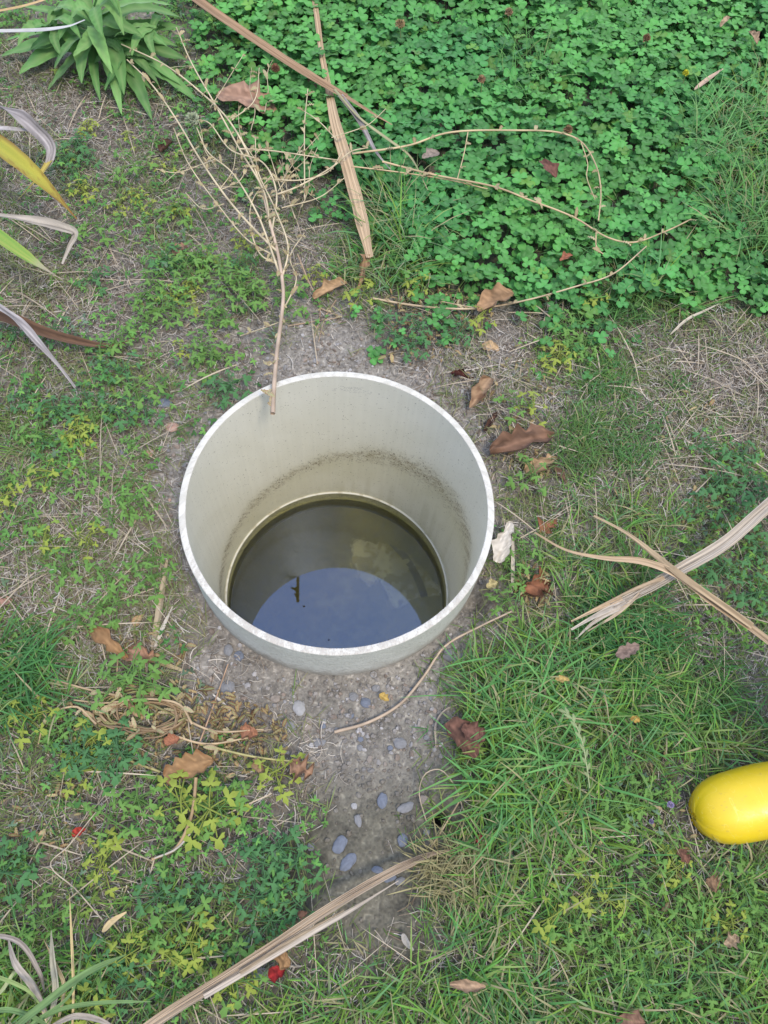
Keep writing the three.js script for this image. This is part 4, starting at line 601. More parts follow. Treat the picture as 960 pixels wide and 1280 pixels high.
// ------------------------------------------------------------------ fallen leaves
function deadLeaf(label, a, b2, w, c, o = {}) {
  const p0 = P3(a[0], a[1], o.h ?? 0.012), p1 = P3(b2[0], b2[1], o.h ?? 0.012), R = rng(Math.round(a[0] * 7 + a[1])), sd = Math.round(a[0] + 3 * a[1]);
  const clr = q => { q.y = Math.max(q.y, clearOfPipe(q.x, q.z) ? height(q.x, q.z) + 0.004 : 0); return q; }; clr(p0); clr(p1);
  const mid = p0.clone().lerp(p1, 0.5), d = p1.clone().sub(p0), l = d.length(), s = new THREE.Vector3().crossVectors(d, V(0, 1, 0)).normalize(), B = new Buf(mid), N = 18, K = 11, cu = o.curl ?? 0.5, cr = o.crumple ?? 0.35; let pr = null;
  for (let k = 0; k <= N; k++) {
    const t = k / N, row = [], env = Math.pow(Math.sin(Math.PI * Math.pow(clamp(t * 0.96 + 0.02), o.skew ?? 0.8)), 0.62), rag = 1 + (o.rag ?? 0.3) * (noise2(t * 7, 1, sd) - 0.5) * 2;
    for (let j = 0; j < K; j++) {
      const q = j / (K - 1) * 2 - 1, side = 1 + (o.rag ?? 0.3) * (noise2(t * 9, q > 0 ? 4 : 9, sd) - 0.5) * 2, ww = 0.5 * w * env * rag * (Math.abs(q) > 0.2 ? side : 1), ang = q * cu * 2.4;
      const x = cu > 0.05 ? Math.sin(ang) / (cu * 2.4) * ww : q * ww, y = cu > 0.05 ? (1 - Math.cos(ang)) / (cu * 2.4) * ww : 0;
      const bump = cr * 0.5 * w * (fbm(t * 4.6 + q, q * 2.6 + t, 4, sd) - 0.4) + (o.arch ?? 0.1) * l * Math.sin(Math.PI * t), vein = Math.abs(q) < 0.12 || Math.abs(((t * 6 + Math.abs(q) * 1.4) % 1) - 0.5) < 0.09;
      const n = noise2(t * 6 + 5, q * 3, sd + 2), cc = tint(mix3(c, o.c2 || tint(c, 0.55), smooth(0.45, 0.8, n)), (vein ? 1.12 : 0.88) * (0.78 + 0.34 * R()));
      row.push(B.v(p0.x + d.x * t + s.x * x, p0.y + d.y * t + y + bump, p0.z + d.z * t + s.z * x, cc));
    }
    if (pr) for (let j = 0; j < K - 1; j++) B.q(pr[j], pr[j + 1], row[j + 1], row[j]); pr = row;
  }
  const m = mesh('dead_leaf', B.geo(), dryMat); m.position.copy(mid); tag(m, label, 'dead leaf'); return m;
}
const RUST = [0.235, 0.135, 0.085], CHOC = [0.125, 0.066, 0.046], ORNG = [0.33, 0.195, 0.09], TANL = [0.42, 0.28, 0.165], ROSE = [0.33, 0.20, 0.15];
deadLeaf('tan curled dead leaf with dark ends standing on the thatch right of the rim', [588, 510], [613, 473], 0.034, TANL, { curl: 0.75, h: 0.02, c2: [0.2, 0.11, 0.06] });
deadLeaf('largest rusty brown dead leaf, crumpled, right of the pipe', [612, 566], [692, 545], 0.056, RUST, { curl: 0.55, h: 0.02, crumple: 0.8, rag: 0.5 });
deadLeaf('tan torn dead leaf just under the largest rusty leaf', [655, 592], [697, 572], 0.034, [0.42, 0.28, 0.15], { h: 0.014, rag: 0.5 });
deadLeaf('narrow brown dead leaf piece below the torn tan leaf', [690, 582], [708, 606], 0.014, RUST, { h: 0.012 });
deadLeaf('small pale tan dead leaf behind the pipe to the right', [602, 433], [624, 438], 0.021, [0.54, 0.37, 0.2], { h: 0.012, curl: 0.3 });
deadLeaf('tan brown dead leaf hanging at the front edge of the clover', [597, 388], [642, 368], 0.042, [0.42, 0.26, 0.14], { h: 0.03, crumple: 0.6 });
deadLeaf('tan curled dead leaf beside the end of the broad tan flax leaf', [392, 374], [434, 354], 0.032, [0.46, 0.3, 0.16], { h: 0.018, curl: 0.6 });
deadLeaf('dark wine-red crumpled dead leaf on the thatch behind the pipe', [563, 468], [592, 476], 0.032, [0.15, 0.05, 0.04], { h: 0.01, curl: 0.9, crumple: 1, rag: 0.6 });
deadLeaf('small brown crumpled dead leaf between tan curl and largest rusty leaf', [605, 540], [622, 518], 0.020, CHOC, { h: 0.01, curl: 0.9, crumple: 1 });
deadLeaf('dark chocolate brown folded dead leaf by the grass below right of the pipe', [560, 902], [596, 946], 0.040, CHOC, { h: 0.03, curl: 0.5, c2: [0.22, 0.11, 0.075] });
deadLeaf('second dark brown leaf half overlapping the folded one by the grass', [577, 910], [606, 925], 0.026, [0.2, 0.1, 0.07], { h: 0.04, curl: 0.5 });
deadLeaf('crumpled red-brown dead leaf in the grass to the right of the pipe', [648, 742], [688, 728], 0.042, [0.28, 0.12, 0.06], { h: 0.014, curl: 0.6, crumple: 1, rag: 0.7 });
deadLeaf('small red-brown dead leaf under the tip of the narrow tan flax leaf', [672, 668], [696, 648], 0.022, [0.32, 0.14, 0.07], { h: 0.014, crumple: 0.8, rag: 0.6 });
deadLeaf('whitish bleached dead leaf standing against the right side of the pipe', [620, 703], [638, 653], 0.028, [0.66, 0.6, 0.5], { h: 0.035, curl: 0.35, c2: [0.5, 0.43, 0.33], rag: 0.5 });
deadLeaf('orange tan curled dead leaf, largest on the left above the coiled stems', [114, 784], [161, 826], 0.030, ORNG, { h: 0.02, curl: 0.65, arch: 0.2, c2: [0.36, 0.2, 0.09] });
deadLeaf('pinkish brown dead leaf pieces beside the tall tan grass blade', [160, 812], [192, 826], 0.026, [0.42, 0.24, 0.15], { h: 0.014, crumple: 0.8, rag: 0.6 });
deadLeaf('small upright tan dead leaf above the pinkish brown pieces', [168, 783], [180, 768], 0.014, [0.45, 0.3, 0.16], { h: 0.014 });
deadLeaf('broad orange brown dead leaf right below the coiled stems', [206, 973], [266, 950], 0.036, ORNG, { h: 0.022, crumple: 0.7, rag: 0.4, c2: [0.3, 0.16, 0.07] });
deadLeaf('small red-brown dead leaf inside the coil of stems', [206, 930], [224, 922], 0.018, [0.36, 0.15, 0.08], { h: 0.022 });
deadLeaf('small tan bud-like dead leaf in the middle of the coil of stems', [158, 876], [172, 896], 0.017, [0.44, 0.3, 0.17], { h: 0.022, curl: 0.9 });
deadLeaf('rusty dead leaf at the right end of the coiled stems', [300, 912], [322, 918], 0.022, [0.38, 0.18, 0.1], { h: 0.014, crumple: 0.8 });
deadLeaf('brown shredded dead leaf on the edge of the damp soil', [362, 952], [390, 968], 0.024, [0.34, 0.2, 0.12], { h: 0.012, crumple: 0.9, rag: 0.7 });
deadLeaf('tan shrivelled dead leaf left of the shredded one', [318, 948], [330, 972], 0.018, [0.42, 0.28, 0.16], { h: 0.012, curl: 0.8 });
deadLeaf('large flat pinkish brown dead leaf under the dry stalk at the top', [272, 118], [346, 142], 0.055, [0.42, 0.255, 0.17], { h: 0.035, curl: 0.2, crumple: 0.3, c2: [0.33, 0.19, 0.12] });
deadLeaf('dark reddish brown dead leaf lying on the clover below the upper vine runner', [676, 201], [695, 222], 0.026, [0.20, 0.09, 0.065], { h: 0.062, curl: 0.3 });
deadLeaf('small grey brown leaf piece in the clover between the vine runners', [528, 198], [549, 191], 0.021, [0.30, 0.24, 0.19], { h: 0.058, curl: 0.2 });
deadLeaf('dark brown crumpled dead leaf under the leafy weed', [200, 190], [216, 178], 0.028, CHOC, { h: 0.02, crumple: 0.9 });
deadLeaf('small brown square dead leaf among weeds left of the dry stalk', [217, 318], [233, 306], 0.021, [0.34, 0.19, 0.12], { h: 0.014, curl: 0.15 });
deadLeaf('grey brown dead leaf lying in the grass below the crossed straw leaves', [770, 820], [799, 806], 0.017, [0.27, 0.19, 0.15], { h: 0.035, curl: 0.3 });
deadLeaf('pale torn dead leaf with flared ends in the bottom grass', [562, 1230], [607, 1233], 0.017, [0.44, 0.3, 0.19], { h: 0.04, curl: 0.7, rag: 0.25, crumple: 0.7, arch: 0.02 });
deadLeaf('orange tan pointed dead leaf beside the long split leaf at the bottom', [344, 1186], [362, 1208], 0.019, ORNG, { h: 0.02, curl: 0.3 });
deadLeaf('pinkish brown dead leaf at the left edge beside the dry thatch', [-4, 758], [16, 750], 0.018, [0.40, 0.24, 0.18], { h: 0.014 });
deadLeaf('small rusty leaf peeping from the clover beside the lower vine runner', [700, 326], [716, 319], 0.014, [0.36, 0.14, 0.08], { h: 0.045 });
deadLeaf('small dark brown dead leaf in the grass just below the yellow boot', [848, 1062], [860, 1080], 0.016, [0.23, 0.11, 0.07], { h: 0.03 });
deadLeaf('brown dead leaf in the weeds a little below the yellow boot', [882, 1102], [900, 1108], 0.020, [0.26, 0.16, 0.09], { h: 0.03, crumple: 0.8 });
deadLeaf('fawn dead leaf in the weeds at the lower right', [905, 1180], [922, 1170], 0.018, [0.44, 0.32, 0.2], { h: 0.035, crumple: 0.8 });
deadLeaf('brown dead scrap at the bottom edge of the weeds', [770, 1274], [806, 1278], 0.024, [0.26, 0.15, 0.1], { h: 0.03, crumple: 0.7 });
deadLeaf('pale brown dead scrap hanging on clover at the top right corner', [936, 40], [946, 56], 0.018, [0.42, 0.29, 0.18], { h: 0.055, crumple: 0.8 });
deadLeaf('fawn dead scrap on the clover left of the top right corner', [900, 34], [912, 22], 0.016, [0.48, 0.35, 0.22], { h: 0.055, crumple: 0.8 });
deadLeaf('small tan scrap at the side of the strap-like reed pieces in the clover', [804, 53], [812, 46], 0.012, [0.35, 0.2, 0.12], { h: 0.055 });
deadLeaf('small orange leaf scrap in the grass left of the yellow boot', [788, 898], [800, 902], 0.009, [0.5, 0.33, 0.08], { h: 0.03 });
deadLeaf('orange-yellow leaf scrap in the grass below the crossed straw leaves', [694, 849], [712, 850], 0.009, [0.55, 0.4, 0.14], { h: 0.03 });
deadLeaf('small fallen yellow leaf on the soil below the front of the pipe', [474, 868], [486, 876], 0.012, [0.55, 0.38, 0.11], { h: 0.008 });
deadLeaf('rust coloured scrap beside the damp soil near the long split leaf', [372, 1146], [384, 1140], 0.01, [0.36, 0.18, 0.1], { h: 0.014 });
deadLeaf('tan leaf scrap lodged among green seedlings on the right of the pipe', [608, 734], [622, 728], 0.014, [0.5, 0.42, 0.2], { h: 0.02 });
const petal = (label, a, b, w, c, h) => { const m = deadLeaf(label, a, b, w, c, { h, curl: 0.55, rag: 0.2, crumple: 0.5, c2: tint(c, 0.5) }); m.name = numbered('fallen_petal'); m.userData.category = 'petal'; };
petal('crimson folded petal on the edge of the soil right of the small dark hole', [594, 1044], [607, 1060], 0.012, [0.42, 0.015, 0.05], 0.018);
petal('dark red petal under the long split leaf at the bottom', [336, 1222], [356, 1210], 0.018, [0.38, 0.03, 0.03], 0.016);
petal('bright orange-red petal in the thatch at the lower left', [90, 1044], [107, 1036], 0.013, [0.46, 0.055, 0.035], 0.014);
{ // withered leaf litter that cannot be told apart
  const b = new Buf(), R = rng(401);
  for (const [cx, cy, rx, ry, n] of [[200, 905, 130, 55, 330], [310, 925, 50, 45, 130], [545, 395, 70, 40, 170], [520, 440, 50, 22, 60], [665, 735, 26, 30, 60], [660, 560, 45, 50, 40], [640, 480, 60, 60, 50], [60, 1020, 60, 50, 70], [190, 815, 50, 26, 50], [275, 905, 80, 36, 70], [770, 1050, 150, 130, 110], [850, 590, 90, 100, 70]]) for (let k = 0; k < n; k++) {
    const a = R() * 6.283, r = Math.sqrt(R()), p = P3(cx + rx * r * Math.cos(a), cy + ry * r * Math.sin(a), 0.005); if (!clearOfPipe(p.x, p.z, 0.012)) continue;
    p.y = height(p.x, p.z) + 0.002 + 0.012 * R(); const az = R() * 6.283, l = mix(0.004, 0.014, R() ** 1.4); lanceLeaf(b, p, p.clone().add(V(l * Math.cos(az), (R() - 0.3) * 0.006, l * Math.sin(az))), l * mix(0.12, 0.5, R() * R()), 0.004 * R(), tint(mix3([0.30, 0.16, 0.08], [0.46, 0.34, 0.18], R()), 0.4 + 0.85 * R()), R() - 0.5);
  }
  tag(mesh('leaf_litter', b.geo(), dryMat), 'small withered brown leaf scraps on the soil', null, null, 'stuff');
}

// ------------------------------------------------------------------ pebbles in the soil
{
  const R = rng(500), tones = { b: [0.135, 0.152, 0.185], g: [0.19, 0.19, 0.19], t: [0.23, 0.195, 0.16], w: [0.30, 0.295, 0.285], p: [0.40, 0.25, 0.19], d: [0.14, 0.16, 0.20] };
  function pebble(px, py, a, b, ang, tone, label, group) {
    const c = P3(px, py, 0.002), k = 0.00047 * (P3(px + 1, py, 0).distanceTo(P3(px, py, 0)) / 0.00095), g = new THREE.IcosahedronGeometry(1, 4), p = g.attributes.position, col = [], sd = Math.round(px * 3 + py), hue = tones[tone];
    for (let i = 0; i < p.count; i++) { const v = V(p.getX(i), p.getY(i), p.getZ(i)), n = fbm(v.x * 1.3 + 9, v.y * 1.3 + v.z * 1.7 + 9, 2, sd), m = fbm(v.x * 5 + 9, v.z * 5 + v.y * 3 + 9, 3, sd + 1), r = 0.78 + 0.44 * n; p.setXYZ(i, v.x * r * a * k, v.y * r * 0.42 * Math.min(a, b) * k, v.z * r * b * k); const q = tint(hue, 0.72 + 0.55 * m); col.push(...mix3(q, [0.2, 0.175, 0.14], clamp(0.9 * smooth(0.2, -0.2, v.y)))); }
    g.setAttribute('color', new THREE.BufferAttribute(new Float32Array(col), 3)); g.computeVertexNormals();
    const o = mesh('pebble', g, stoneMat); o.position.set(c.x, height(c.x, c.z) + 0.0012 + 0.05 * k * Math.min(a, b), c.z); o.rotation.y = ang; tag(o, label, 'pebble', group);
  }
  const one = [
    [425, 1055, 17, 25, -0.6, 'b', 'larger blue grey oval pebble, upper of the pair on the left of the damp soil'], [435, 1077, 15, 25, -0.7, 'b', 'blue grey oval pebble, lower of the pair on the left of the damp soil'],
    [478, 1000, 13, 19, 0, 'b', 'upright blue grey pebble in the middle of the damp soil'], [507, 1010, 22, 12, 0.35, 'g', 'slanted pale blue grey pebble right of the upright one'], [448, 1025, 9, 15, 0.3, 'g', 'thin grey pebble set upright left of centre on the damp soil'],
    [504, 1050, 14, 16, -0.3, 'b', 'round blue grey pebble above the long split leaf'], [472, 1087, 16, 9, -0.1, 'b', 'flat blue grey pebble touching the upper edge of the split leaf'], [487, 1098, 18, 9, 0.4, 'b', 'flat blue pebble between the two strands of the split leaf'], [501, 1101, 14, 9, 0.5, 'g', 'small grey pebble under the lower strand of the split leaf'],
    [566, 1105, 14, 18, 0, 'b', 'dark blue grey pebble in the grass right of the damp soil'], [374, 884, 16, 20, 0.2, 'w', 'pale grey rounded pebble below the front left of the pipe'], [363, 907, 18, 16, 0, 'g', 'grey pebble directly below the pale one in front of the pipe'], [383, 903, 15, 19, 0.5, 't', 'tan stone beside the pale grey pebble in front of the pipe'], [400, 927, 15, 11, 0, 'g', 'small flat grey pebble lowest of the group in front of the pipe'],
    [457, 878, 13, 13, 0, 'b', 'round blue grey pebble in front of the middle of the pipe'], [470, 860, 11, 10, 0, 'g', 'small grey pebble right of centre close to the pipe foot'], [442, 870, 12, 11, 0, 'g', 'small grey pebble left of the round blue one'], [467, 843, 9, 8, 0, 'w', 'little whitish pebble touching the pipe foot'],
    [284, 859, 19, 19, 0, 'g', 'grey round stone half buried left below the pipe'], [286, 813, 12, 15, 0, 'g', 'small grey stone against the left front foot of the pipe'], [299, 820, 14, 14, 0, 'b', 'bluish stone next to the left front foot of the pipe'], [205, 504, 20, 15, 0, 'd', 'dark blue pebble among the weeds left of the rim'], [153, 570, 15, 13, 0, 'b', 'smooth blue grey pebble on the thatch left of the pipe'], [215, 534, 18, 15, 0.3, 'p', 'pinkish stone left of the rim'], [188, 567, 12, 11, 0, 'p', 'smaller pinkish stone below the first'],
    [162, 594, 11, 9, 0, 'g', 'tiny grey pebble on the thatch left of the pipe'], [568, 821, 30, 18, -0.2, 'g', 'broad grey green stone right below the pipe under the bent stem'], [500, 928, 18, 14, 0, 'g', 'broad flat grey stone between pipe and damp soil'], [344, 872, 12, 10, 0, 't', 'small tan stone left of the pale pebble'], [388, 1058, 10, 10, 0, 'g', 'small grey pebble at the left border of the damp soil'], [325, 1218, 26, 16, -0.2, 'g', 'pale grey stone in the grass at the bottom near the red petal'], [637, 1072, 9, 16, 0, 'b', 'grey blue pebble at the right in the grass'], [118, 595, 9, 8, 0, 'g', 'tiny pebble beneath a weed left of the pipe'], [530, 1000, 14, 12, 0, 't', 'tan stone in the crumbly soil above the small dark hole'], [533, 1040, 9, 9, 0, 'g', 'small grey pebble left under the small dark hole'], [443, 1007, 8, 8, 0, 'w', 'tiny whitish pebble above the thin upright one']];
  for (const [x, y, a, b, r, t, l] of one) pebble(x, y, a, b, r, t, l);
  for (let k = 0; k < 30; k++) { const x = mix(325, 590, R()), y = mix(850, 960, R()), p = P3(x, y, 0); if (!clearOfPipe(p.x, p.z, 0.01)) continue; const s = mix(4, 8.5, R()); pebble(x, y, s, s * (0.7 + 0.5 * R()), R() * 3, 'ggttb'[Math.floor(R() * 5)], nearTo('tiny stone on the soil', x, y), 'tiny stones strewn below the front of the pipe'); }
  for (let k = 0; k < 26; k++) { const x = mix(120, 300, R()), y = mix(490, 640, R()), p = P3(x, y, 0); if (!clearOfPipe(p.x, p.z, 0.01)) continue; const s = mix(3.5, 7, R()); pebble(x, y, s, s * (0.7 + 0.5 * R()), R() * 3, 'ggtp'[Math.floor(R() * 4)], nearTo('tiny stone on the soil', x, y), 'tiny stones strewn left of the rim'); }
}

// ------------------------------------------------------------------ grass clump with straw leaves in the bottom left corner
{
  const base = P3(60, 1262, 0), o = thing('flax_clump', 'clump of green and straw-coloured long leaves in the bottom left corner', 'plant', base);
  const G = [0.20, 0.33, 0.12], Ls = [
    [[[-20, 1318, 0.05], [55, 1255, 0.10], [110, 1215, 0.10], [158, 1193, 0.085]], 0.0066, G], [[[5, 1305, 0.02], [75, 1262, 0.06], [130, 1253, 0.06], [190, 1252, 0.05]], 0.0040, G], [[[20, 1310, 0.02], [40, 1280, 0.06], [90, 1240, 0.07], [105, 1160, 0.05]], 0.0029, G], [[[58, 1290, 0.01], [70, 1240, 0.05], [66, 1200, 0.06], [64, 1163, 0.05]], 0.0058, [0.42, 0.39, 0.28]], [[[62, 1275, 0.02], [40, 1230, 0.06], [20, 1205, 0.07], [10, 1172, 0.06]], 0.0063, [0.41, 0.36, 0.3]], [[[56, 1240, 0.02], [50, 1215, 0.06], [25, 1178, 0.09], [-5, 1170, 0.09], [-30, 1180, 0.08]], 0.0046, [0.38, 0.33, 0.28]],
    [[[60, 1280, 0.02], [45, 1235, 0.05], [28, 1215, 0.06], [22, 1200, 0.05]], 0.0052, [0.6, 0.5, 0.3]], [[[90, 1300, 0.02], [92, 1240, 0.05], [90, 1180, 0.07], [87, 1118, 0.07]], 0.0026, [0.58, 0.45, 0.22]], [[[-30, 1270, 0.05], [10, 1262, 0.07], [40, 1270, 0.07], [70, 1290, 0.04]], 0.0046, G], [[[-30, 1215, 0.05], [0, 1222, 0.08], [35, 1238, 0.08], [55, 1262, 0.06]], 0.0034, [0.3, 0.4, 0.14]], [[[60, 1285, 0.02], [95, 1270, 0.04], [125, 1275, 0.04], [150, 1290, 0.03]], 0.0052, [0.4, 0.35, 0.29]], [[[70, 1290, 0.01], [80, 1230, 0.05], [72, 1210, 0.05], [55, 1175, 0.05]], 0.0034, [0.45, 0.36, 0.2]], [[[-20, 1260, 0.03], [5, 1235, 0.06], [18, 1215, 0.06], [22, 1212, 0.05]], 0.0034, [0.5, 0.55, 0.28]]];
  Ls.forEach(([p, w, c], k) => { const b = new Buf(base); strap(b, path(p), { w, k: 7, n: 26, fold: 0.5, rib: 0.0005, seed: 600 + k, col: straw(c, 0.4), profile: t => 0.35 + 0.75 * Math.sin(Math.PI * Math.pow(clamp(t * 0.95 + 0.02), 0.8)) - 0.3 * smooth(0.8, 1, t) }); mesh('leaf', b.geo(), c[1] > c[0] ? leafMat : dryMat, o); });
}
{ // dark tuft at the left edge
  const b0 = P3(5, 850, 0), o = thing('grass_tuft', 'thick dark green grass tuft at the left edge', 'grass', b0), R = rng(610), b = new Buf(b0);
  for (let k = 0; k < 170; k++) { const x = b0.x + (R() - 0.5) * 0.085, z = b0.z + (R() - 0.5) * 0.09, az = (R() - 0.5) * 2.6 + 0.1, c = tint([0.055, 0.17, 0.045], 0.7 + 0.7 * R()); blade(b, x, height(x, z), z, az, mix(0.04, 0.09, R()), mix(0.0014, 0.0028, R()), 0.7 + 0.5 * R(), -0.4 + 0.6 * R(), c, tint(c, 1.3), 5, R() - 0.5); }
  tag(mesh('blades', b.geo(), leafMat, o), null, null, null, 'stuff');
}
function tuft(label, px, py, rx, ry, n, l0, l1, w, col, seed, o = {}) {
  const b0 = P3(px, py, 0), t = thing('grass_tuft', label, 'grass', b0), R = rng(seed), b = new Buf(b0);
  for (let k = 0; k < n; k++) { const a = R() * 6.283, r = Math.sqrt(R()), q = P3(px + rx * r * Math.cos(a), py + ry * r * Math.sin(a), 0), az = o.az === undefined ? R() * 6.283 : o.az + (R() - 0.5) * (o.spread || 3), len = mix(l0, l1, R()); if (!sprout(q.x, q.z, az, len)) continue; const c = tint(col, 0.6 + 0.75 * R()); blade(b, q.x, height(q.x, q.z) + (o.h || 0) * R(), q.z, az, len, w * (0.6 + 0.7 * R()), 0.6 + 0.7 * R(), -0.4 + 0.8 * R(), mix3(c, [0.36, 0.3, 0.16], R() < 0.12 ? 0.6 : 0), tint(c, 1.15), 5, R() - 0.5); }
  tag(mesh('blades', b.geo(), leafMat, t), null, null, null, 'stuff');
}
tuft('bright green grass tuft beside the end of the broad tan flax leaf', 515, 312, 46, 26, 190, 0.04, 0.085, 0.0024, [0.11, 0.27, 0.075], 621, { az: 1.2, spread: 4.4 });
tuft('thick dark fine grass tuft at the front edge of the clover', 765, 392, 48, 18, 420, 0.025, 0.05, 0.0013, [0.07, 0.18, 0.04], 622);
tuft('dark fine grass patch on the thatch below the clover front edge', 752, 478, 34, 34, 380, 0.018, 0.038, 0.0012, [0.075, 0.185, 0.042], 623);
tuft('tiny dark grass tuft alone on the pale thatch at the right', 843, 486, 9, 8, 70, 0.018, 0.03, 0.0013, [0.06, 0.18, 0.035], 624);
tuft('long thin grass standing in the clover near the right edge', 895, 185, 50, 60, 110, 0.07, 0.13, 0.0021, [0.13, 0.31, 0.09], 625, { h: 0.04 });
tuft('long grass mixed with clover at the right edge', 930, 285, 46, 60, 150, 0.06, 0.12, 0.0021, [0.13, 0.31, 0.08], 626, { h: 0.03 });
tuft('small fine grass tuft in the clover right of its top centre', 648, 108, 34, 40, 130, 0.05, 0.09, 0.0014, [0.10, 0.26, 0.06], 627, { h: 0.03 });
tuft('fine wispy grass between middle and lower vine runners', 722, 318, 40, 26, 180, 0.04, 0.07, 0.0013, [0.10, 0.24, 0.07], 628, { h: 0.015 });
tuft('fine olive grass patch up and right of the largest rusty leaf', 722, 560, 32, 46, 420, 0.018, 0.042, 0.0012, [0.085, 0.19, 0.045], 629);
tuft('green grass patch up and left of the crossed flax leaves', 795, 560, 44, 40, 380, 0.02, 0.045, 0.0013, [0.08, 0.2, 0.05], 630);
tuft('dense short grass patch below the crossed flax leaves', 850, 870, 66, 70, 700, 0.02, 0.045, 0.0013, [0.085, 0.21, 0.048], 631);
tuft('dark green grass patch under the frayed end of the broad pale flax leaf', 775, 795, 60, 40, 360, 0.035, 0.075, 0.0019, [0.06, 0.19, 0.05], 632);
tuft('dry yellowish grass patch beside the dark blue pebble at the bottom', 560, 1090, 44, 34, 260, 0.025, 0.055, 0.0012, [0.30, 0.27, 0.13], 633);
{ // long leaning blades along the soil's right border
  const b0 = P3(640, 880, 0), o = thing('grass_tuft', 'long bright green grass tuft hanging towards the bare soil below right of the pipe', 'grass', b0), R = rng(611), b = new Buf(b0);
  for (let k = 0; k < 230; k++) { const q = P3(mix(592, 730, R()), mix(815, 1010, R()), 0), pq = toPx(q.x, 0, q.z), az = R() < 0.55 ? Math.PI + (R() - 0.5) * 2.2 : R() * 6.283, len = mix(0.045, 0.12, R()); if (pq[0] < 625 && Math.abs(pq[1] - 922) < 34) continue; if (!sprout(q.x, q.z, az, len) || !clearOfPipe(q.x + len * Math.cos(az), q.z + len * Math.sin(az), 0.004)) continue; const c = tint(mix3([0.085, 0.26, 0.07], [0.16, 0.34, 0.09], R()), 0.7 + 0.6 * R()); blade(b, q.x, height(q.x, q.z), q.z, az, len, mix(0.0012, 0.0028, R()), 0.6 + 0.6 * R(), -0.5 + 0.5 * R(), c, tint(c, 1.15), 6, R() - 0.5); }
  tag(mesh('blades', b.geo(), leafMat, o), null, null, null, 'stuff');
}
{ // seed spike
  const pts = path([[737, 985, 0.05], [733, 955, 0.075], [727, 925, 0.085], [716, 900, 0.09], [702, 886, 0.088]]), o = thing('grass_spike', 'pale green grass seed spike arching over the grass right of the soil', 'grass', pts[0]), b = new Buf(pts[0]); tube(b, pts, 0.0009, 0.0006, [0.34, 0.40, 0.2], 5); mesh('stem', b.geo(), woodMat, o);
  const cv = new THREE.CatmullRomCurve3(pts), R = rng(612); for (let k = 0; k < 13; k++) { const p = cv.getPoint(0.12 + 0.86 * k / 13), d = cv.getTangent(0.12 + 0.86 * k / 13), s = new THREE.Vector3().crossVectors(d, V(0, 1, 0)).normalize().multiplyScalar(k % 2 ? 1 : -1), e = new Buf(pts[0]); lanceLeaf(e, p, p.clone().addScaledVector(d, 0.009).addScaledVector(s, 0.004), 0.0022, 0.001, tint([0.34, 0.40, 0.2], 0.85 + 0.3 * R()), 0.2); mesh('spikelet', e.geo(), leafMat, o); }
}
// flower heads in the clover, small blue flowers by the boot, a yellow bloom
{
  const head = (label, px, py, h, r, c, cat) => { const p = P3(px, py, h), R = rng(px + py), o = thing('flower_head', label, cat, p), b = new Buf(); for (let k = 0; k < 46; k++) { const u = 1 - k / 40, a = k * 2.4, s = Math.sqrt(Math.max(0, 1 - u * u)), d = V(s * Math.cos(a), u, s * Math.sin(a)); lanceLeaf(b, d.clone().multiplyScalar(r * 0.25), d.clone().multiplyScalar(r * (0.9 + 0.3 * R())), r * 0.42, 0, tint(c, 0.6 + 0.7 * R()), R() - 0.5); } mesh('florets', b.geo(), dryMat, o); const s = new Buf(); tube(s, [V(0, 0, 0), V(0.004, -h * 0.5, 0.002), V(0.006, -h, 0)], 0.0008, 0.0009, [0.2, 0.26, 0.1], 5, 5); mesh('stem', s.geo(), woodMat, o); };
  head('withered brown clover flower head near the top centre, in the middle of the clover', 500, 31, 0.06, 0.0095, [0.42, 0.29, 0.15], 'flower'); head('withered brown clover flower head right of the top centre beside a pink brown scrap', 602, 100, 0.06, 0.0075, [0.40, 0.24, 0.14], 'flower'); head('dark withered clover flower head left of the two flax leaves crossing', 344, 86, 0.055, 0.008, [0.24, 0.09, 0.06], 'flower');
  head('brown withered clover flower head topmost at the right of centre', 636, 16, 0.06, 0.008, [0.38, 0.24, 0.14], 'flower'); head('faded whitish clover flower head among the dry stalk branches', 241, 150, 0.075, 0.0115, [0.42, 0.46, 0.32], 'flower'); head('round yellow bloom on the clover near the reed pieces', 857, 92, 0.06, 0.0056, [0.62, 0.6, 0.03], 'flower'); head('withered reddish clover flower head above the dark fallen leaf on the clover', 710, 163, 0.06, 0.008, [0.32, 0.18, 0.1], 'flower'); head('rusty clover flower head in the clover upper middle', 808, 48, 0.058, 0.0075, [0.30, 0.16, 0.09], 'flower');
  head('little pale violet flower beside the toe of the yellow boot', 838, 1006, 0.04, 0.0038, [0.52, 0.42, 0.66], 'flower'); head('smaller violet flower left below the one by the boot toe', 814, 1027, 0.035, 0.0026, [0.46, 0.38, 0.6], 'flower');
}

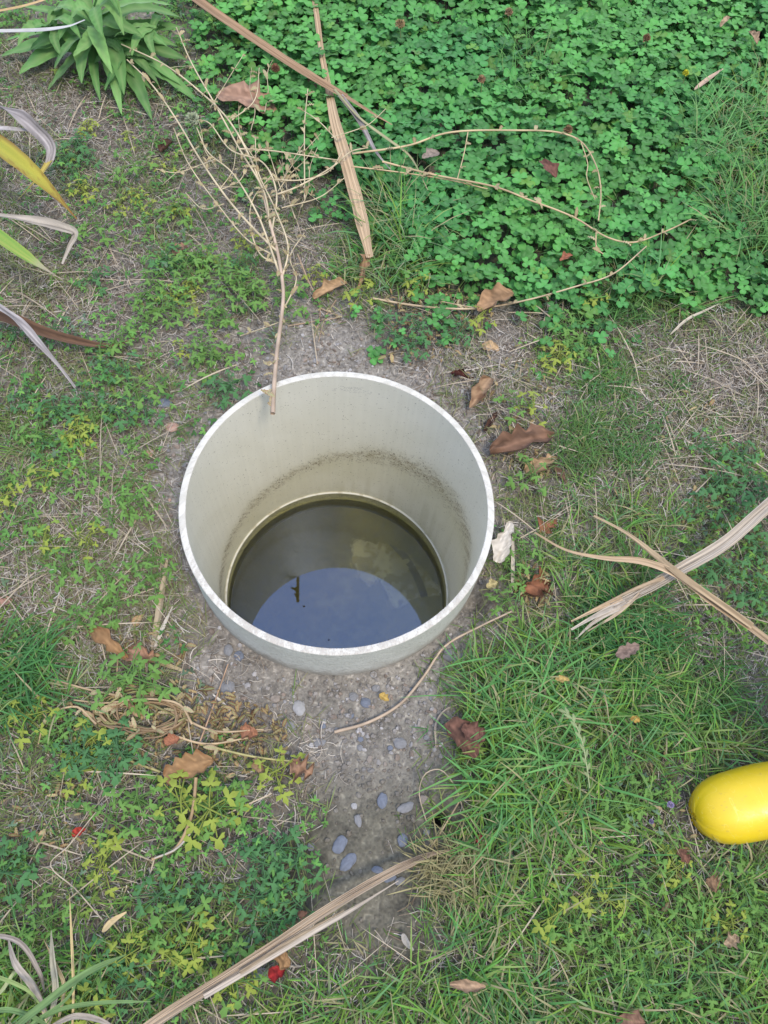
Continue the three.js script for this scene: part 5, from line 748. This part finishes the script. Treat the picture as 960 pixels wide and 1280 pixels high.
// ------------------------------------------------------------------ yellow rubber boot
{
  const tip = P3(871, 1020, 0.03), back = P3(962, 999, 0.045); back.y = tip.y; const dir = back.clone().sub(tip).normalize(), az = Math.atan2(-dir.z, dir.x);
  const base = V(tip.x, 0.006, tip.z), o = thing('rubber_boot', 'glossy yellow rubber boot whose rounded toe enters at the right edge', 'boot', base); o.rotation.y = az;
  const yel = new THREE.MeshPhysicalMaterial({ color: new THREE.Color(0.76, 0.56, 0.012), roughness: 0.34, clearcoat: 0.25, clearcoatRoughness: 0.4 });
  { const W = 256, d = new Uint8Array(W * W * 4); for (let j = 0; j < W; j++) for (let i = 0; i < W; i++) { const n = fbm(i / 30, j / 30, 4, 700), v = 255 * clamp(0.35 + 0.5 * n + 0.25 * (hash3(i, j, 9) - 0.5)); const k = (j * W + i) * 4; d[k] = d[k + 1] = d[k + 2] = v; d[k + 3] = 255; } const t = new THREE.DataTexture(d, W, W); t.magFilter = t.minFilter = THREE.LinearFilter; t.wrapS = t.wrapT = THREE.RepeatWrapping; t.needsUpdate = true; yel.roughnessMap = t; yel.roughness = 0.72; const cm = paint(512, 512, (a, v) => { const n = fbm(a * 3, v * 14, 4, 701), m = fbm(a * 16, v * 70, 3, 702), g = hash3(Math.round(a * 80), Math.round(v * 500), 3), low = smooth(0.35, -0.1, Math.sin(a)); let c = mix3([0.76, 0.56, 0.012], [0.70, 0.49, 0.012], n); c = mix3(c, [0.33, 0.25, 0.10], clamp(0.7 * low * smooth(0.42, 0.62, m) + 0.25 * smooth(0.68, 0.8, m) * smooth(0.5, 0.65, n))); if (Math.abs(noise2(a * 2.3 + v * 9, v * 46, 704) - 0.5) < 0.012) c = mix3(c, [0.82, 0.66, 0.12], 0.5); if (g > 0.998) c = tint(c, 0.75); return [...c, m]; }, 0.0004, 0.6); yel.map = cm.map; yel.color.setRGB(1, 1, 1); }
  const solem = new THREE.MeshStandardMaterial({ color: new THREE.Color(0.72, 0.51, 0.01), roughness: 0.55 });
  const half = s => { const a = 0.0415 * (0.93 + 0.07 * smooth(0.02, 0.09, s)) * Math.pow(1 - Math.pow(1 - clamp(s / 0.05), 2.35), 1 / 2.35), waist = 1 - 0.2 * smooth(0.09, 0.17, s) + 0.06 * smooth(0.19, 0.24, s), end = Math.sqrt(clamp((0.282 - s) / 0.045)); return Math.min(a * waist, 0.05 * end + 0.0001); };
  const topY = s => 0.019 + 0.040 * Math.pow(1 - Math.pow(1 - clamp(s / 0.058), 2.2), 1 / 2.2) + 0.018 * smooth(0.05, 0.15, s) + 0.03 * smooth(0.13, 0.2, s);
  const loft = (rows, N, f) => { const p = [], uv = [], ix = []; rows.forEach((s, i) => { for (let k = 0; k <= N; k++) { const a = k / N * 2 * Math.PI, q = f(s, a); p.push(...q); uv.push(k / N, s * 3.4); if (i && k) { const A = i * (N + 1) + k; ix.push(A, A - 1, A - N - 2, A, A - N - 2, A - N - 1); } } }); const g = new THREE.BufferGeometry(); g.setAttribute('position', new THREE.BufferAttribute(new Float32Array(p), 3)); g.setAttribute('uv', new THREE.BufferAttribute(new Float32Array(uv), 2)); g.setIndex(ix); g.computeVertexNormals(); return g; };
  const rows = [0.0001, 0.0008, 0.002, 0.004, 0.007, 0.011, 0.016, 0.023, 0.031, 0.04, 0.05, 0.062, 0.076, 0.092, 0.11, 0.13, 0.15, 0.17, 0.19, 0.21, 0.23, 0.25, 0.265, 0.274, 0.279, 0.2815];
  const guard = a => 0.0006 * smooth(0.66, 0.5, Math.sin(a)), pw = (x, e) => Math.sign(x) * Math.pow(Math.abs(x), e);
  mesh('foot', loft(rows, 64, (s, a) => { const w = half(s), t = topY(s) * (s > 0.26 ? 1 - 0.3 * smooth(0.26, 0.282, s) : 1), mid = 0.018; const y = Math.sin(a) > 0 ? mid + (t - mid) * pw(Math.sin(a), 0.9) : 0.010 + (mid - 0.010) * (1 + Math.sin(a)); return [s - guard(a) * smooth(0.05, 0.01, s), y, (w + guard(a)) * pw(Math.cos(a), 0.86)]; }), yel, o);
  mesh('welt', loft(rows, 64, (s, a) => { const w = Math.max(0.0001, half(s) - 0.0015); return [s + 0.001, 0.016 + 0.0028 * Math.sin(a), w * pw(Math.cos(a), 0.55)]; }), solem, o);
  mesh('sole', loft(rows, 64, (s, a) => { const w = Math.max(0.0001, half(s) - 0.002); return [s + 0.0015, 0.007 + 0.009 * pw(Math.sin(a), 0.6), w * pw(Math.cos(a), 0.5)]; }), solem, o);
  const ys = [0.07, 0.1, 0.14, 0.18, 0.22, 0.26, 0.30, 0.302, 0.30, 0.26, 0.2, 0.14]; let n = 0;
  mesh('shaft', loft(ys.map((y, i) => i), 48, (i, a) => { const y = ys[i], inn = i > 7 ? 0.003 : 0; return [0.212 + 0.012 * smooth(0.08, 0.3, y) * 0 + (0.066 - inn + 0.006 * smooth(0.15, 0.3, y)) * Math.cos(a), y, (0.046 - inn + 0.012 * smooth(0.1, 0.3, y)) * Math.sin(a)]; }), yel, o);
  const cuff = new THREE.TorusGeometry(1, 0.045, 8, 48); cuff.rotateX(Math.PI / 2); cuff.scale(0.0725, 0.06, 0.0585); cuff.translate(0.212, 0.293, 0); mesh('cuff', cuff, solem, o);
}


renderer.render(scene, camera);
